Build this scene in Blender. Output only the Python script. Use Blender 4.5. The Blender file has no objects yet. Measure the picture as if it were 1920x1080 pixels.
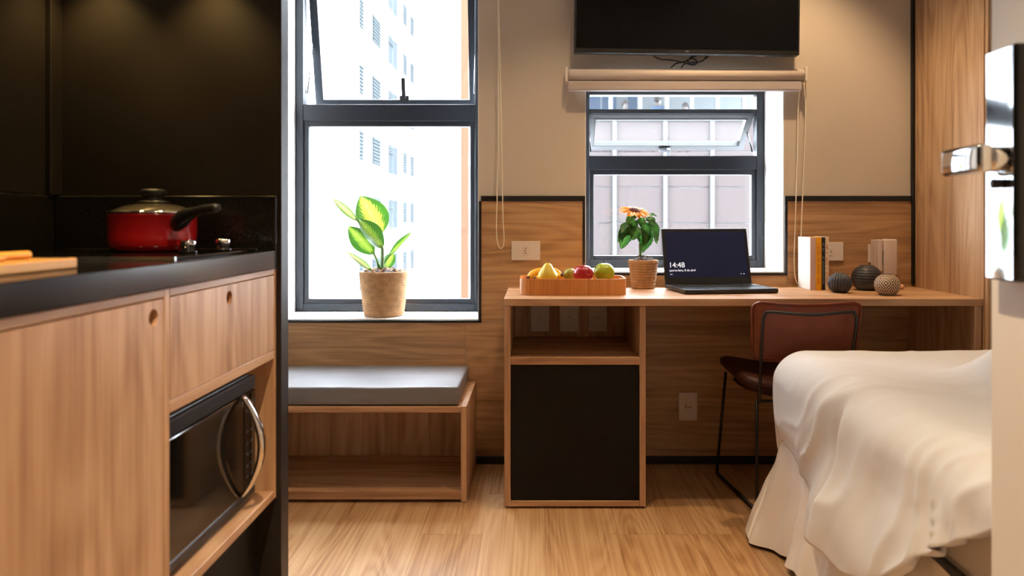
import bpy, bmesh, math, random
from mathutils import Vector, Matrix, noise
random.seed(7)
S = bpy.context.scene
C = S.collection

# ------------------------------------------------------------------ camera, sky, exposure
F, VX, VY, H = 1398.0, 1005.0, 413.0, 1.03        # focal length and vanishing point in photo pixels, eye height
cam = bpy.data.cameras.new('camera')
co = bpy.data.objects.new('camera', cam); C.objects.link(co)
co.location = (0, 0, H); co.rotation_euler = (math.pi/2, 0, 0)
cam.sensor_width = 36; cam.lens = 36*F/1920
cam.shift_x = (960-VX)/1920; cam.shift_y = -(540-VY)/1920
cam.clip_start = .05; cam.clip_end = 300
cam.dof.use_dof = True; cam.dof.focus_distance = 2.9; cam.dof.aperture_fstop = 3.2
S.camera = co
w = bpy.data.worlds.new('sky'); S.world = w; w.use_nodes = True
bg = w.node_tree.nodes['Background']
bg.inputs[0].default_value = (.84, .92, 1, 1); bg.inputs[1].default_value = 36.0
S.view_settings.view_transform = 'Standard'; S.view_settings.look = 'None'
S.view_settings.exposure = 0.35; S.view_settings.gamma = 1
S.view_settings.use_curve_mapping = False
S.cycles.sample_clamp_indirect = 6
S.cycles.max_bounces = 7; S.cycles.diffuse_bounces = 4; S.cycles.glossy_bounces = 3
S.cycles.transparent_max_bounces = 12; S.cycles.adaptive_threshold = .03
LAMP = (1, .68, .38)

def P(px, py, Y):                                   # a photo pixel at depth Y -> a point in the room
    return Vector(((px-VX)*Y/F, Y, H-(py-VY)*Y/F))

# ------------------------------------------------------------------ materials
MATS = {}
def nodes(name):
    m = bpy.data.materials.new(name); m.use_nodes = True
    nt = m.node_tree
    return m, nt, nt.nodes['Principled BSDF']
def N(nt, t, **kw):
    n = nt.nodes.new(t)
    for k, v in kw.items():
        if k.startswith('i_'): n.inputs[k[2:].replace('_', ' ')].default_value = v
        else: setattr(n, k, v)
    return n
def ramp(nt, stops):
    r = nt.nodes.new('ShaderNodeValToRGB'); e = r.color_ramp.elements
    while len(e) > 1: e.remove(e[0])
    e[0].position = stops[0][0]; e[0].color = (*stops[0][1], 1)
    for p, c in stops[1:]:
        q = e.new(p); q.color = (*c, 1)
    return r
def lin(r, g, b):
    f = lambda v: (v/255/12.92) if v/255 <= .04045 else ((v/255+.055)/1.055)**2.4
    return (f(r), f(g), f(b))
def plain(name, col, rough=.5, metal=0., spec=.5, bump=0., bscale=200., emit=None, estr=0., coat=0., var=0., vscale=4.):
    m, nt, b = nodes(name)
    b.inputs['Base Color'].default_value = (*col, 1); b.inputs['Roughness'].default_value = rough
    b.inputs['Metallic'].default_value = metal; b.inputs['Specular IOR Level'].default_value = spec
    b.inputs['Coat Weight'].default_value = coat
    tc = N(nt, 'ShaderNodeTexCoord')
    if var:
        n = N(nt, 'ShaderNodeTexNoise', i_Scale=vscale, i_Detail=5.)
        nt.links.new(tc.outputs['Object'], n.inputs['Vector'])
        r = ramp(nt, [(.3, tuple(c*(1-var) for c in col)), (.7, tuple(min(1, c*(1+var)) for c in col))])
        nt.links.new(n.outputs[0], r.inputs[0]); nt.links.new(r.outputs[0], b.inputs['Base Color'])
    if bump:
        n = N(nt, 'ShaderNodeTexNoise', i_Scale=bscale, i_Detail=3.)
        nt.links.new(tc.outputs['Object'], n.inputs['Vector'])
        u = N(nt, 'ShaderNodeBump', i_Strength=bump, i_Distance=.002)
        nt.links.new(n.outputs[0], u.inputs['Height']); nt.links.new(u.outputs[0], b.inputs['Normal'])
    if emit:
        b.inputs['Emission Color'].default_value = (*emit, 1); b.inputs['Emission Strength'].default_value = estr
    MATS[name] = m
    return m
def wood(name, dark, mid, light, axis='Z', rough=.40, fine=70., fig=3.2, rnd=True, figw=.5, along=1.6, spec=.5):
    m, nt, b = nodes(name)
    tc = N(nt, 'ShaderNodeTexCoord'); oi = N(nt, 'ShaderNodeObjectInfo')
    off = N(nt, 'ShaderNodeVectorMath', operation='SCALE'); off.inputs[0].default_value = (13.1, 7.7, 9.3)
    nt.links.new(oi.outputs['Random'], off.inputs['Scale'])
    add = N(nt, 'ShaderNodeVectorMath', operation='ADD')
    nt.links.new(tc.outputs['Object'], add.inputs[0])
    if rnd: nt.links.new(off.outputs[0], add.inputs[1])
    def mapped(a, c):
        s = {'X': (a, c, c), 'Y': (c, a, c), 'Z': (c, c, a)}[axis]
        mp = N(nt, 'ShaderNodeMapping'); mp.inputs['Scale'].default_value = s
        nt.links.new(add.outputs[0], mp.inputs[0]); return mp
    m1 = mapped(.55, fig); n1 = N(nt, 'ShaderNodeTexNoise', i_Scale=1., i_Detail=2., i_Distortion=.25)
    nt.links.new(m1.outputs[0], n1.inputs['Vector'])
    k = N(nt, 'ShaderNodeMath', operation='MULTIPLY'); k.inputs[1].default_value = 95.
    nt.links.new(n1.outputs[0], k.inputs[0])
    sn = N(nt, 'ShaderNodeMath', operation='SINE'); nt.links.new(k.outputs[0], sn.inputs[0])
    m2 = mapped(along, fine); n2 = N(nt, 'ShaderNodeTexNoise', i_Scale=1., i_Detail=6., i_Roughness=.65)
    nt.links.new(m2.outputs[0], n2.inputs['Vector'])
    m3 = mapped(.25, 9.); n3 = N(nt, 'ShaderNodeTexNoise', i_Scale=1., i_Detail=2.)
    nt.links.new(m3.outputs[0], n3.inputs['Vector'])
    a1 = N(nt, 'ShaderNodeMath', operation='MULTIPLY_ADD'); a1.inputs[1].default_value = .06*figw; a1.inputs[2].default_value = -.02
    nt.links.new(sn.outputs[0], a1.inputs[0])
    a2 = N(nt, 'ShaderNodeMath', operation='MULTIPLY_ADD'); a2.inputs[1].default_value = .77
    nt.links.new(n2.outputs[0], a2.inputs[0]); nt.links.new(a1.outputs[0], a2.inputs[2])
    a3 = N(nt, 'ShaderNodeMath', operation='MULTIPLY_ADD'); a3.inputs[1].default_value = .40
    nt.links.new(n3.outputs[0], a3.inputs[0]); nt.links.new(a2.outputs[0], a3.inputs[2])
    r = ramp(nt, [(.37, dark), (.54, mid), (.72, light)])
    nt.links.new(a3.outputs[0], r.inputs[0]); nt.links.new(r.outputs[0], b.inputs['Base Color'])
    u = N(nt, 'ShaderNodeBump', i_Strength=.12, i_Distance=.001)
    nt.links.new(a2.outputs[0], u.inputs['Height']); nt.links.new(u.outputs[0], b.inputs['Normal'])
    b.inputs['Roughness'].default_value = rough; b.inputs['Specular IOR Level'].default_value = spec
    MATS[name] = m
    return m
def glass_thin(name, refl=1.0, tint=(1, 1, 1)):
    m, nt, b = nodes(name); nt.nodes.remove(b)
    t = N(nt, 'ShaderNodeBsdfTransparent'); t.inputs[0].default_value = (*tint, 1)
    g = N(nt, 'ShaderNodeBsdfGlossy'); g.inputs['Roughness'].default_value = .02
    ge = N(nt, 'ShaderNodeNewGeometry'); dt = N(nt, 'ShaderNodeVectorMath', operation='DOT_PRODUCT')
    nt.links.new(ge.outputs['Normal'], dt.inputs[0]); nt.links.new(ge.outputs['Incoming'], dt.inputs[1])
    ac = N(nt, 'ShaderNodeMath', operation='ABSOLUTE'); nt.links.new(dt.outputs['Value'], ac.inputs[0])
    om = N(nt, 'ShaderNodeMath', operation='SUBTRACT'); om.inputs[0].default_value = 1.; nt.links.new(ac.outputs[0], om.inputs[1])
    p5 = N(nt, 'ShaderNodeMath', operation='POWER'); p5.inputs[1].default_value = 5.; nt.links.new(om.outputs[0], p5.inputs[0])
    mu = N(nt, 'ShaderNodeMath', operation='MULTIPLY_ADD'); mu.inputs[1].default_value = .96*refl; mu.inputs[2].default_value = .04*refl
    nt.links.new(p5.outputs[0], mu.inputs[0])
    mx = N(nt, 'ShaderNodeMixShader')
    nt.links.new(mu.outputs[0], mx.inputs[0]); nt.links.new(t.outputs[0], mx.inputs[1]); nt.links.new(g.outputs[0], mx.inputs[2])
    nt.links.new(mx.outputs[0], nt.nodes['Material Output'].inputs[0])
    MATS[name] = m
    return m
def leafmat(name, edge, mid, vein, trans=.5, width=.5):
    m, nt, b = nodes(name)
    uv = N(nt, 'ShaderNodeUVMap'); sp = N(nt, 'ShaderNodeSeparateXYZ'); nt.links.new(uv.outputs[0], sp.inputs[0])
    s = N(nt, 'ShaderNodeMath', operation='SUBTRACT'); s.inputs[1].default_value = .5; nt.links.new(sp.outputs[0], s.inputs[0])
    a = N(nt, 'ShaderNodeMath', operation='ABSOLUTE'); nt.links.new(s.outputs[0], a.inputs[0])
    # veins run from the midrib outwards and forwards
    v = N(nt, 'ShaderNodeMath', operation='MULTIPLY_ADD'); v.inputs[1].default_value = -1.1
    nt.links.new(a.outputs[0], v.inputs[0]); nt.links.new(sp.outputs[1], v.inputs[2])
    k = N(nt, 'ShaderNodeMath', operation='MULTIPLY'); k.inputs[1].default_value = 62.; nt.links.new(v.outputs[0], k.inputs[0])
    si = N(nt, 'ShaderNodeMath', operation='SINE'); nt.links.new(k.outputs[0], si.inputs[0])
    nz = N(nt, 'ShaderNodeTexNoise', i_Scale=9., i_Detail=4.); nt.links.new(uv.outputs[0], nz.inputs['Vector'])
    q = N(nt, 'ShaderNodeMath', operation='MULTIPLY_ADD'); q.inputs[1].default_value = .05
    nt.links.new(si.outputs[0], q.inputs[0]); nt.links.new(a.outputs[0], q.inputs[2])
    q2 = N(nt, 'ShaderNodeMath', operation='MULTIPLY_ADD'); q2.inputs[1].default_value = .22
    nt.links.new(nz.outputs[0], q2.inputs[0]); nt.links.new(q.outputs[0], q2.inputs[2])
    r = ramp(nt, [(.10, vein), (.15, mid), (width*.75, mid), (width, edge)])
    nt.links.new(q2.outputs[0], r.inputs[0]); nt.links.new(r.outputs[0], b.inputs['Base Color'])
    b.inputs['Roughness'].default_value = .4
    t = N(nt, 'ShaderNodeBsdfTranslucent'); nt.links.new(r.outputs[0], t.inputs[0])
    mx = N(nt, 'ShaderNodeMixShader'); mx.inputs[0].default_value = trans
    nt.links.new(b.outputs[0], mx.inputs[1]); nt.links.new(t.outputs[0], mx.inputs[2])
    nt.links.new(mx.outputs[0], nt.nodes['Material Output'].inputs[0])
    MATS[name] = m
    return m
def stripes(name, c1, c2, axis, scale, rough=.5, dist=2.):
    m, nt, b = nodes(name)
    tc = N(nt, 'ShaderNodeTexCoord')
    wv = N(nt, 'ShaderNodeTexWave', bands_direction=axis, i_Scale=scale, i_Distortion=dist, i_Detail=3.)
    nt.links.new(tc.outputs['Object'], wv.inputs['Vector'])
    r = ramp(nt, [(.2, c1), (.8, c2)]); nt.links.new(wv.outputs['Color'], r.inputs[0])
    nt.links.new(r.outputs[0], b.inputs['Base Color']); b.inputs['Roughness'].default_value = rough
    MATS[name] = m
    return m

CAB = (lin(158, 116, 82), lin(188, 146, 108), lin(208, 168, 130))
wood('cabinet_wood', *CAB, axis='Z', fine=44., figw=1.)
wood('cabinet_wood_y', *CAB, axis='Y', fine=44., figw=1.)
wood('cabinet_wood_x', *CAB, axis='X', fine=44., figw=1., rough=.5, spec=.25)
WAR = (lin(148, 112, 78), lin(184, 146, 108), lin(204, 168, 130))
wood('wardrobe_wood', *WAR, axis='Z', fine=50., fig=5., figw=1.)
wood('panel_wood', lin(146, 108, 70), lin(172, 132, 90), lin(192, 152, 108), axis='X', fine=52., fig=5., figw=1.1)
wood('floor_wood', lin(152, 110, 70), lin(186, 145, 102), lin(206, 170, 128), axis='Y', rough=.32, fine=115., fig=6., figw=.9, along=.9)
wood('tray_wood', lin(176, 104, 44), lin(206, 132, 62), lin(222, 154, 82), axis='Z', rough=.4, fine=110.)
wood('rod_wood', lin(206, 136, 36), lin(228, 160, 50), lin(238, 180, 70), axis='Y', rough=.45, fine=60.)
wood('board_wood', lin(188, 126, 50), lin(212, 152, 68), lin(226, 172, 88), axis='Y', rough=.5, fine=70.)
plain('wall_paint', lin(204, 193, 178), .85, bump=.05, bscale=300)
plain('white_paint', lin(232, 226, 218), .7)
plain('door_paint', lin(232, 224, 212), .5)
plain('reveal_white', (.86, .86, .86), .6)
plain('black_laminate', lin(38, 33, 30), .42, spec=.4, var=.15, vscale=3)
plain('black_trim', (.006, .006, .007), .45)
plain('black_matte', (.006, .005, .0045), .6, spec=.2)
plain('granite', (.013, .012, .012), .16, spec=.6, var=.7, vscale=420)
plain('frame_metal', lin(34, 38, 44), .36, spec=.4)
plain('sash_grey', lin(150, 152, 156), .35, spec=.5)
plain('sash_metal', (.075, .077, .082), .4, spec=.3)
plain('chrome', (.82, .83, .85), .06, metal=1)
plain('steel', (.6, .6, .6), .25, metal=1)
plain('black_gloss', (.006, .006, .006), .07, spec=.6)
plain('black_plastic', (.010, .010, .010), .4)
plain('tv_screen', (.003, .003, .003), .25, spec=.15)
plain('red_enamel', (.42, .008, .010), .18, spec=.6, coat=.5)
plain('lid_glass', (.10, .085, .06), .08, spec=.9, coat=1.)
plain('white_plastic', lin(226, 216, 208), .4)
plain('intercom_plastic', lin(214, 196, 186), .4)
plain('grey_cushion', lin(128, 128, 132), .42, spec=.6, bump=.3, bscale=500, var=.08, vscale=5)
plain('bedding', lin(222, 222, 222), .85, spec=.2, bump=.5, bscale=26)
plain('valance', lin(240, 234, 228), .9, spec=.15)
plain('mattress_cloth', lin(225, 222, 216), .9)
plain('blind_fabric', lin(214, 202, 192), .7)
plain('blind_metal', lin(226, 216, 206), .4)
plain('blind_bar', lin(188, 178, 174), .45)
plain('cord', lin(240, 225, 200), .6)
plain('leather', lin(112, 46, 18), .42, spec=.4, bump=.15, bscale=350, var=.18, vscale=6)
plain('dark_leather', lin(58, 24, 15), .5, spec=.3, bump=.15, bscale=350)
plain('laptop_black', (.012, .012, .013), .38)
plain('laptop_key', (.02, .02, .022), .5)
plain('laptop_screen', (.008, .009, .02), .25, emit=(.035, .038, .10), estr=.16, spec=.2)
plain('screen_text', (.8, .8, .85), .5, emit=(.85, .87, 1), estr=.7)
plain('soil', lin(58, 42, 30), .95, bump=.8, bscale=120, var=.4, vscale=60)
plain('bark', lin(140, 104, 74), .9, var=.4, vscale=40)
plain('stem_green', lin(90, 130, 60), .5)
plain('petal', lin(250, 166, 14), .5, var=.15, vscale=30)
plain('disk', lin(84, 40, 22), .9, bump=.8, bscale=400, var=.5, vscale=120)
plain('disk_ring', lin(110, 52, 20), .9, bump=.8, bscale=300)
plain('pear', lin(214, 190, 50), .4, var=.12, vscale=25)
plain('banana', lin(238, 184, 50), .45, var=.08, vscale=20)
plain('brown_tip', lin(90, 60, 28), .7)
plain('red_apple', lin(160, 28, 40), .28, var=.35, vscale=22)
plain('green_apple', lin(160, 178, 40), .3, var=.1, vscale=20)
plain('lime', lin(150, 150, 60), .4, var=.1, vscale=25)
plain('vase_dark', lin(60, 62, 68), .42, spec=.5, var=.25, vscale=30)
plain('paper', lin(238, 234, 226), .7)
plain('book_mauve', lin(206, 176, 166), .55)
plain('book_yellow', lin(236, 166, 20), .5)
plain('book_black', (.012, .011, .010), .5)
plain('book_cream', lin(236, 214, 186), .55)
plain('ink_red', lin(180, 60, 40), .6)
plain('ink_orange', lin(170, 90, 10), .6)
plain('bead', lin(222, 170, 130), .5)
plain('rope', lin(176, 136, 94), .9, bump=.6, bscale=240, var=.22, vscale=45)
plain('facade_white', (.72, .74, .76), .9)
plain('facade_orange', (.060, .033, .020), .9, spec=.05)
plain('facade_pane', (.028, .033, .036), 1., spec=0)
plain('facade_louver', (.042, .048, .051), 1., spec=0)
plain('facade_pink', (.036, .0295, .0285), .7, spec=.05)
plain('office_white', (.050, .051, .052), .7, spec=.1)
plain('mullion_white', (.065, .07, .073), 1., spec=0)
plain('office_fill_glow', (.8, .85, .9), .5, emit=(.85, .95, 1), estr=1.2)  # emission for the added panels inside the office
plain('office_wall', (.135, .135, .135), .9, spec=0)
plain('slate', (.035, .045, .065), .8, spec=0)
plain('asphalt', (.14, .14, .14), .95)
plain('ground', (.2, .2, .2), .9)
plain('skin', lin(224, 178, 150), .6)
plain('hair', lin(52, 40, 34), .7)
plain('shirt_blue', lin(60, 92, 140), .8)
plain('shirt_white', lin(225, 225, 228), .8)
plain('shirt_peach', lin(224, 196, 170), .8)
plain('lamp_glow', (1, .8, .5), .5, emit=(1, .72, .42), estr=12.)
plain('socket_dark', (.01, .01, .01), .5)
plain('subfloor', lin(60, 42, 28), .9)
glass_thin('glass', 1.0)
glass_thin('office_glass', .15, (.92, .96, .98))
leafmat('dumb_cane_leaf', lin(48, 88, 24), lin(164, 172, 60), lin(176, 186, 96), .36, .40)
leafmat('pale_leaf', lin(86, 128, 44), lin(176, 180, 120), lin(180, 186, 130), .35, .45)
leafmat('dark_leaf', lin(46, 84, 26), lin(112, 140, 46), lin(146, 166, 72), .36, .36)
leafmat('sunflower_leaf', lin(36, 74, 28), lin(54, 100, 38), lin(100, 140, 66), .32, .5)
# black and cream diamonds for the small vase
m, nt, b = nodes('vase_diamond')
uv = N(nt, 'ShaderNodeUVMap'); sp = N(nt, 'ShaderNodeSeparateXYZ'); nt.links.new(uv.outputs[0], sp.inputs[0])
def tri(src, k):
    a = N(nt, 'ShaderNodeMath', operation='MULTIPLY'); a.inputs[1].default_value = k; nt.links.new(src, a.inputs[0])
    q = N(nt, 'ShaderNodeMath', operation='PINGPONG'); q.inputs[1].default_value = 1.; nt.links.new(a.outputs[0], q.inputs[0])
    return q.outputs[0]
sm = N(nt, 'ShaderNodeMath', operation='ADD'); nt.links.new(tri(sp.outputs[0], 12.), sm.inputs[0]); nt.links.new(tri(sp.outputs[1], 4.), sm.inputs[1])
k4 = N(nt, 'ShaderNodeMath', operation='MULTIPLY'); k4.inputs[1].default_value = 15.7; nt.links.new(sm.outputs[0], k4.inputs[0])
si = N(nt, 'ShaderNodeMath', operation='SINE'); nt.links.new(k4.outputs[0], si.inputs[0])
rr = ramp(nt, [(.42, lin(46, 40, 36)), (.58, lin(208, 186, 156))]); 
mp = N(nt, 'ShaderNodeMapRange'); mp.inputs[1].default_value = -1; nt.links.new(si.outputs[0], mp.inputs[0])
nt.links.new(mp.outputs[0], rr.inputs[0]); nt.links.new(rr.outputs[0], b.inputs['Base Color']); b.inputs['Roughness'].default_value = .5
MATS['vase_diamond'] = m

# ------------------------------------------------------------------ object helpers
def thing(name, label, cat, loc=(0, 0, 0), rotz=0, group=None, kind=None):
    o = bpy.data.objects.new(name, None); C.objects.link(o)
    o.location = loc; o.rotation_euler = (0, 0, rotz); o.empty_display_size = .05
    tag(o, label, cat, group, kind)
    return o
def tag(o, label=None, cat=None, group=None, kind=None):
    if label: o['label'] = label
    if cat: o['category'] = cat
    if group: o['group'] = group
    if kind: o['kind'] = kind
    return o
def wloc(o):
    v = Vector((0, 0, 0))
    while o: v += o.matrix_parent_inverse.translation + o.location; o = o.parent
    return v
def rotated(o):
    while o:
        if abs(o.rotation_euler.z) > 1e-6 or abs(o.rotation_euler.x) > 1e-6 or abs(o.rotation_euler.y) > 1e-6: return True
        o = o.parent
    return False
def adopt(o, parent):
    """world-coordinate geometry below an unrotated thing; local geometry below a turned one"""
    if parent is None: return o
    o.parent = parent
    if not rotated(parent): o.matrix_parent_inverse = Matrix.Translation(-wloc(parent))
    return o
def mesh(name, bm, mat, parent=None, smooth=False, recalc=True):
    if recalc: bmesh.ops.recalc_face_normals(bm, faces=bm.faces)
    me = bpy.data.meshes.new(name); bm.to_mesh(me); bm.free()
    me.materials.append(MATS[mat])
    if smooth: me.polygons.foreach_set('use_smooth', [True]*len(me.polygons))
    o = bpy.data.objects.new(name, me); C.objects.link(o)
    return adopt(o, parent)
def ab(bm, x0, x1, y0, y1, z0, z1):
    x0, x1 = sorted((x0, x1)); y0, y1 = sorted((y0, y1)); z0, z1 = sorted((z0, z1))
    v = [bm.verts.new((x, y, z)) for x in (x0, x1) for y in (y0, y1) for z in (z0, z1)]
    for f in ((0, 1, 3, 2), (4, 6, 7, 5), (0, 4, 5, 1), (2, 3, 7, 6), (0, 2, 6, 4), (1, 5, 7, 3)):
        bm.faces.new([v[i] for i in f])
def bev(bm, w, seg=2):
    bmesh.ops.bevel(bm, geom=list(bm.edges), offset=w, segments=seg, affect='EDGES', profile=.5)
def box(name, mat, x0, x1, y0, y1, z0, z1, parent=None, bevel=.0012, seg=1, smooth=False):
    bm = bmesh.new(); ab(bm, x0, x1, y0, y1, z0, z1)
    if bevel: bev(bm, bevel, seg)
    return mesh(name, bm, mat, parent, smooth)
def boxes(name, mat, lst, parent=None, bevel=0.):
    bm = bmesh.new()
    for q in lst: ab(bm, *q)
    if bevel: bev(bm, bevel, 1)
    return mesh(name, bm, mat, parent)
def alathe(bm, prof, c=(0, 0, 0), seg=32, ribs=0, amp=0., uvl=None):
    rows = []
    for (r, z) in prof:
        row = []
        for i in range(seg):
            a = 2*math.pi*i/seg
            rr = r*(1-amp*(.5+.5*math.cos(ribs*a))**3) if ribs else r
            row.append(bm.verts.new((c[0]+rr*math.cos(a), c[1]+rr*math.sin(a), c[2]+z)))
        rows.append(row)
    for j in range(len(rows)-1):
        for i in range(seg):
            f = bm.faces.new((rows[j][i], rows[j][(i+1) % seg], rows[j+1][(i+1) % seg], rows[j+1][i]))
            if uvl:
                for lp, (a, b_) in zip(f.loops, ((i, j), (i+1, j), (i+1, j+1), (i, j+1))):
                    lp[uvl].uv = (a/seg, b_/(len(rows)-1))
    for row, pr in ((rows[0], prof[0]), (rows[-1], prof[-1])):
        if pr[0] > 1e-5: bm.faces.new(row)
def lathe(name, mat, prof, c=(0, 0, 0), parent=None, seg=32, smooth=True, uv=False, **kw):
    bm = bmesh.new()
    alathe(bm, prof, c, seg, uvl=bm.loops.layers.uv.new('UVMap') if uv else None, **kw)
    bmesh.ops.remove_doubles(bm, verts=bm.verts, dist=1e-6)
    return mesh(name, bm, mat, parent, smooth)
def catmull(pts, n=6, closed=False):
    pts = [Vector(p) for p in pts]; out = []; L = len(pts)
    for i in range(L if closed else L-1):
        g = (lambda k: pts[k % L]) if closed else (lambda k: pts[max(0, min(L-1, k))])
        p0, p1, p2, p3 = g(i-1), g(i), g(i+1), g(i+2)
        for j in range(n):
            t = j/n
            out.append(.5*((2*p1)+(p2-p0)*t+(2*p0-5*p1+4*p2-p3)*t*t+(3*p1-p0-3*p2+p3)*t**3))
    if not closed: out.append(pts[-1])
    return out
def atube(bm, pts, r, seg=8, closed=False):
    """pts: Vectors; r: number or a function of 0..1"""
    L = len(pts); rows = []; up = None
    for i, p in enumerate(pts):
        if closed: t = pts[(i+1) % L]-pts[i-1]
        else: t = pts[min(L-1, i+1)]-pts[max(0, i-1)]
        t.normalize()
        if up is None:
            up = Vector((0, 0, 1)) if abs(t.z) < .9 else Vector((1, 0, 0))
        n = (up-t*up.dot(t)).normalized(); up = n; bn = t.cross(n)
        rr = r(i/(L-1)) if callable(r) else r
        rows.append([bm.verts.new(p+(n*math.cos(2*math.pi*k/seg)+bn*math.sin(2*math.pi*k/seg))*rr) for k in range(seg)])
    for j in range(L if closed else L-1):
        a, b_ = rows[j], rows[(j+1) % L]
        for k in range(seg): bm.faces.new((a[k], a[(k+1) % seg], b_[(k+1) % seg], b_[k]))
    if not closed: bm.faces.new(rows[0]); bm.faces.new(rows[-1])
def tube(name, mat, pts, r, parent=None, seg=8, closed=False, n=6, raw=False):
    bm = bmesh.new(); atube(bm, [Vector(p) for p in pts] if raw else catmull(pts, n, closed), r, seg, closed)
    return mesh(name, bm, mat, parent, True)
def text(name, body, size, mat, parent, loc, rot=(0, 0, 0)):
    cu = bpy.data.curves.new(name, 'FONT'); cu.body = body; cu.size = size; cu.extrude = .0001
    t = bpy.data.objects.new(name, cu); C.objects.link(t)
    bpy.context.view_layer.update()
    me = bpy.data.meshes.new_from_object(t.evaluated_get(bpy.context.evaluated_depsgraph_get()))
    bpy.data.objects.remove(t)
    me.materials.clear(); me.materials.append(MATS[mat])
    o = bpy.data.objects.new(name, me); C.objects.link(o); o.parent = parent
    o.location = loc; o.rotation_euler = rot
    return o
def wall_holes(name, mat, axis, pos, depth, u0, u1, v0, v1, holes, parent=None):
    """a slab in the plane axis=pos going `depth` back, with rectangular holes (u0,u1,v0,v1) cut right through"""
    us = sorted({u0, u1, *[h[0] for h in holes], *[h[1] for h in holes]})
    vs = sorted({v0, v1, *[h[2] for h in holes], *[h[3] for h in holes]})
    us = [u for u in us if u0 <= u <= u1]; vs = [v for v in vs if v0 <= v <= v1]
    solid = {(i, j): not any(h[0] <= (us[i]+us[i+1])/2 <= h[1] and h[2] <= (vs[j]+vs[j+1])/2 <= h[3] for h in holes)
             for i in range(len(us)-1) for j in range(len(vs)-1)}
    bm = bmesh.new(); cache = {}
    def V(u, v, d):
        k = (u, v, d)
        if k not in cache:
            cache[k] = bm.verts.new((u, pos+d, v) if axis == 'Y' else (pos+d, u, v))
        return cache[k]
    for (i, j), s in solid.items():
        if not s: continue
        a, b_, c, d = us[i], us[i+1], vs[j], vs[j+1]
        bm.faces.new((V(a, c, 0), V(b_, c, 0), V(b_, d, 0), V(a, d, 0)))
        bm.faces.new((V(a, c, depth), V(a, d, depth), V(b_, d, depth), V(b_, c, depth)))
        for (di, dj, p, q) in ((-1, 0, (a, c), (a, d)), (1, 0, (b_, c), (b_, d)), (0, -1, (a, c), (b_, c)), (0, 1, (a, d), (b_, d))):
            if not solid.get((i+di, j+dj), False):
                bm.faces.new((V(*p, 0), V(*q, 0), V(*q, depth), V(*p, depth)))
    return mesh(name, bm, mat, parent)
def struct(o, label): return tag(o, label, None, None, 'structure')

# ------------------------------------------------------------------ the room
YW = 3.16; XL = -1.2; XR = 2.9; YB = -1.0; ZC = 2.6; XE = .77; YE = 1.12
W1 = (-1.108, -.242, .607, 2.35); W2 = (.208, 1.052, .808, 1.655)
fl = struct(box('floor', 'subfloor', XL, XR, YB, YW, -.06, -.004, bevel=0), 'light oak plank floor of the studio')
pw = .205; base = {}
def plank_mesh(w_, l_):
    k = (round(w_, 3), round(l_, 3))
    if k not in base:
        bm = bmesh.new(); ab(bm, 0, w_-.0007, 0, l_-.0007, -.008, 0)
        bmesh.ops.recalc_face_normals(bm, faces=bm.faces)
        me = bpy.data.meshes.new('plank'); bm.to_mesh(me); bm.free(); me.materials.append(MATS['floor_wood']); base[k] = me
    return base[k]
x = XL; i = 0
while x < XR-.01:
    w_ = min(pw, XR-x); ys = [YB]
    y = 2.445-[0, .0, .62, .31, .0, .86, .45][i % 7]
    while y > YB: y -= 1.22
    y += 1.22
    while y < YW-.02: ys.append(y); y += 1.22
    ys.append(YW)
    for a, b_ in zip(ys, ys[1:]):
        if b_-a < .02: continue
        o = bpy.data.objects.new('plank', plank_mesh(w_, b_-a)); C.objects.link(o)
        o.parent = fl; o.location = (x, a, 0)
    x += pw; i += 1
struct(box('ceiling', 'white_paint', XL-.1, XR+.1, YB-.1, YW+.3, ZC, ZC+.1, bevel=0), 'white plaster ceiling')
wb = struct(wall_holes('wall_back', 'wall_paint', 'Y', YW, .34, XL-.1, XR+.1, -.06, ZC, [W1, W2]), 'beige painted window wall with oak wainscot')
wl = struct(box('wall_left', 'wall_paint', XL-.12, XL, YB, YW, -.06, ZC, bevel=0), 'left wall behind the kitchenette')
struct(box('wall_right', 'wall_paint', XR, XR+.12, YB, YW, -.06, ZC, bevel=0), 'right wall at the head of the bed')
struct(box('wall_entry', 'white_paint', XE, XR, YB, YE, 0, ZC, bevel=0), 'white bathroom wall beside the entry')
struct(box('wall_front', 'white_paint', XL, XR, YB-.1, YB, -.06, ZC, bevel=0), 'white wall behind the entrance')
# white lining of the window openings
for n_, W in (('window_lining', W1), ('window_lining', W2)):
    a, b_, c, d = W; t = .004; y0, y1 = YW+.001, YW+.33
    boxes(n_, 'reveal_white', [(a, a+t, y0, y1, c+t, d-t), (b_-t, b_, y0, y1, c+t, d-t), (a, b_, y0, y1, c, c+t), (a, b_, y0, y1, d-t, d)], wb)
# oak wainscot panels
yf = YW-.006
for q in ((XL, -.299, .033, .597), (-.298, .2, .033, .597), (-.233, .2, .598, 1.111), (.201, 1.061, .033, .797), (1.062, 1.597, .033, 1.111)):
    box('wainscot_panel', 'panel_wood', q[0], q[1], yf, YW-.0005, q[2], q[3], wb, bevel=.0006)
yt = YW-.011
trims = [(-.233, .2, 1.111, 1.133), (1.06, 1.597, 1.111, 1.133), (-.242, -.231, .597, 1.111), (XL, -.231, .597, .607),
         (.197, .208, .797, 1.133), (.197, 1.063, .797, .808), (1.052, 1.063, .797, 1.133)]
for k, q in enumerate(trims):
    struct(box('trim_%d' % (k+1), 'black_trim', q[0], q[1], yt, YW-.0005, q[2], q[3], bevel=.0008),
           ['black strip along the top of the wainscot left of the desk window', 'black strip along the top of the wainscot right of the desk window',
            'black upright edging right of the plant window', 'black edging under the plant window sill',
            'black upright edging left of the desk window', 'black edging under the desk window sill', 'black upright edging right of the desk window'][k])
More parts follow.
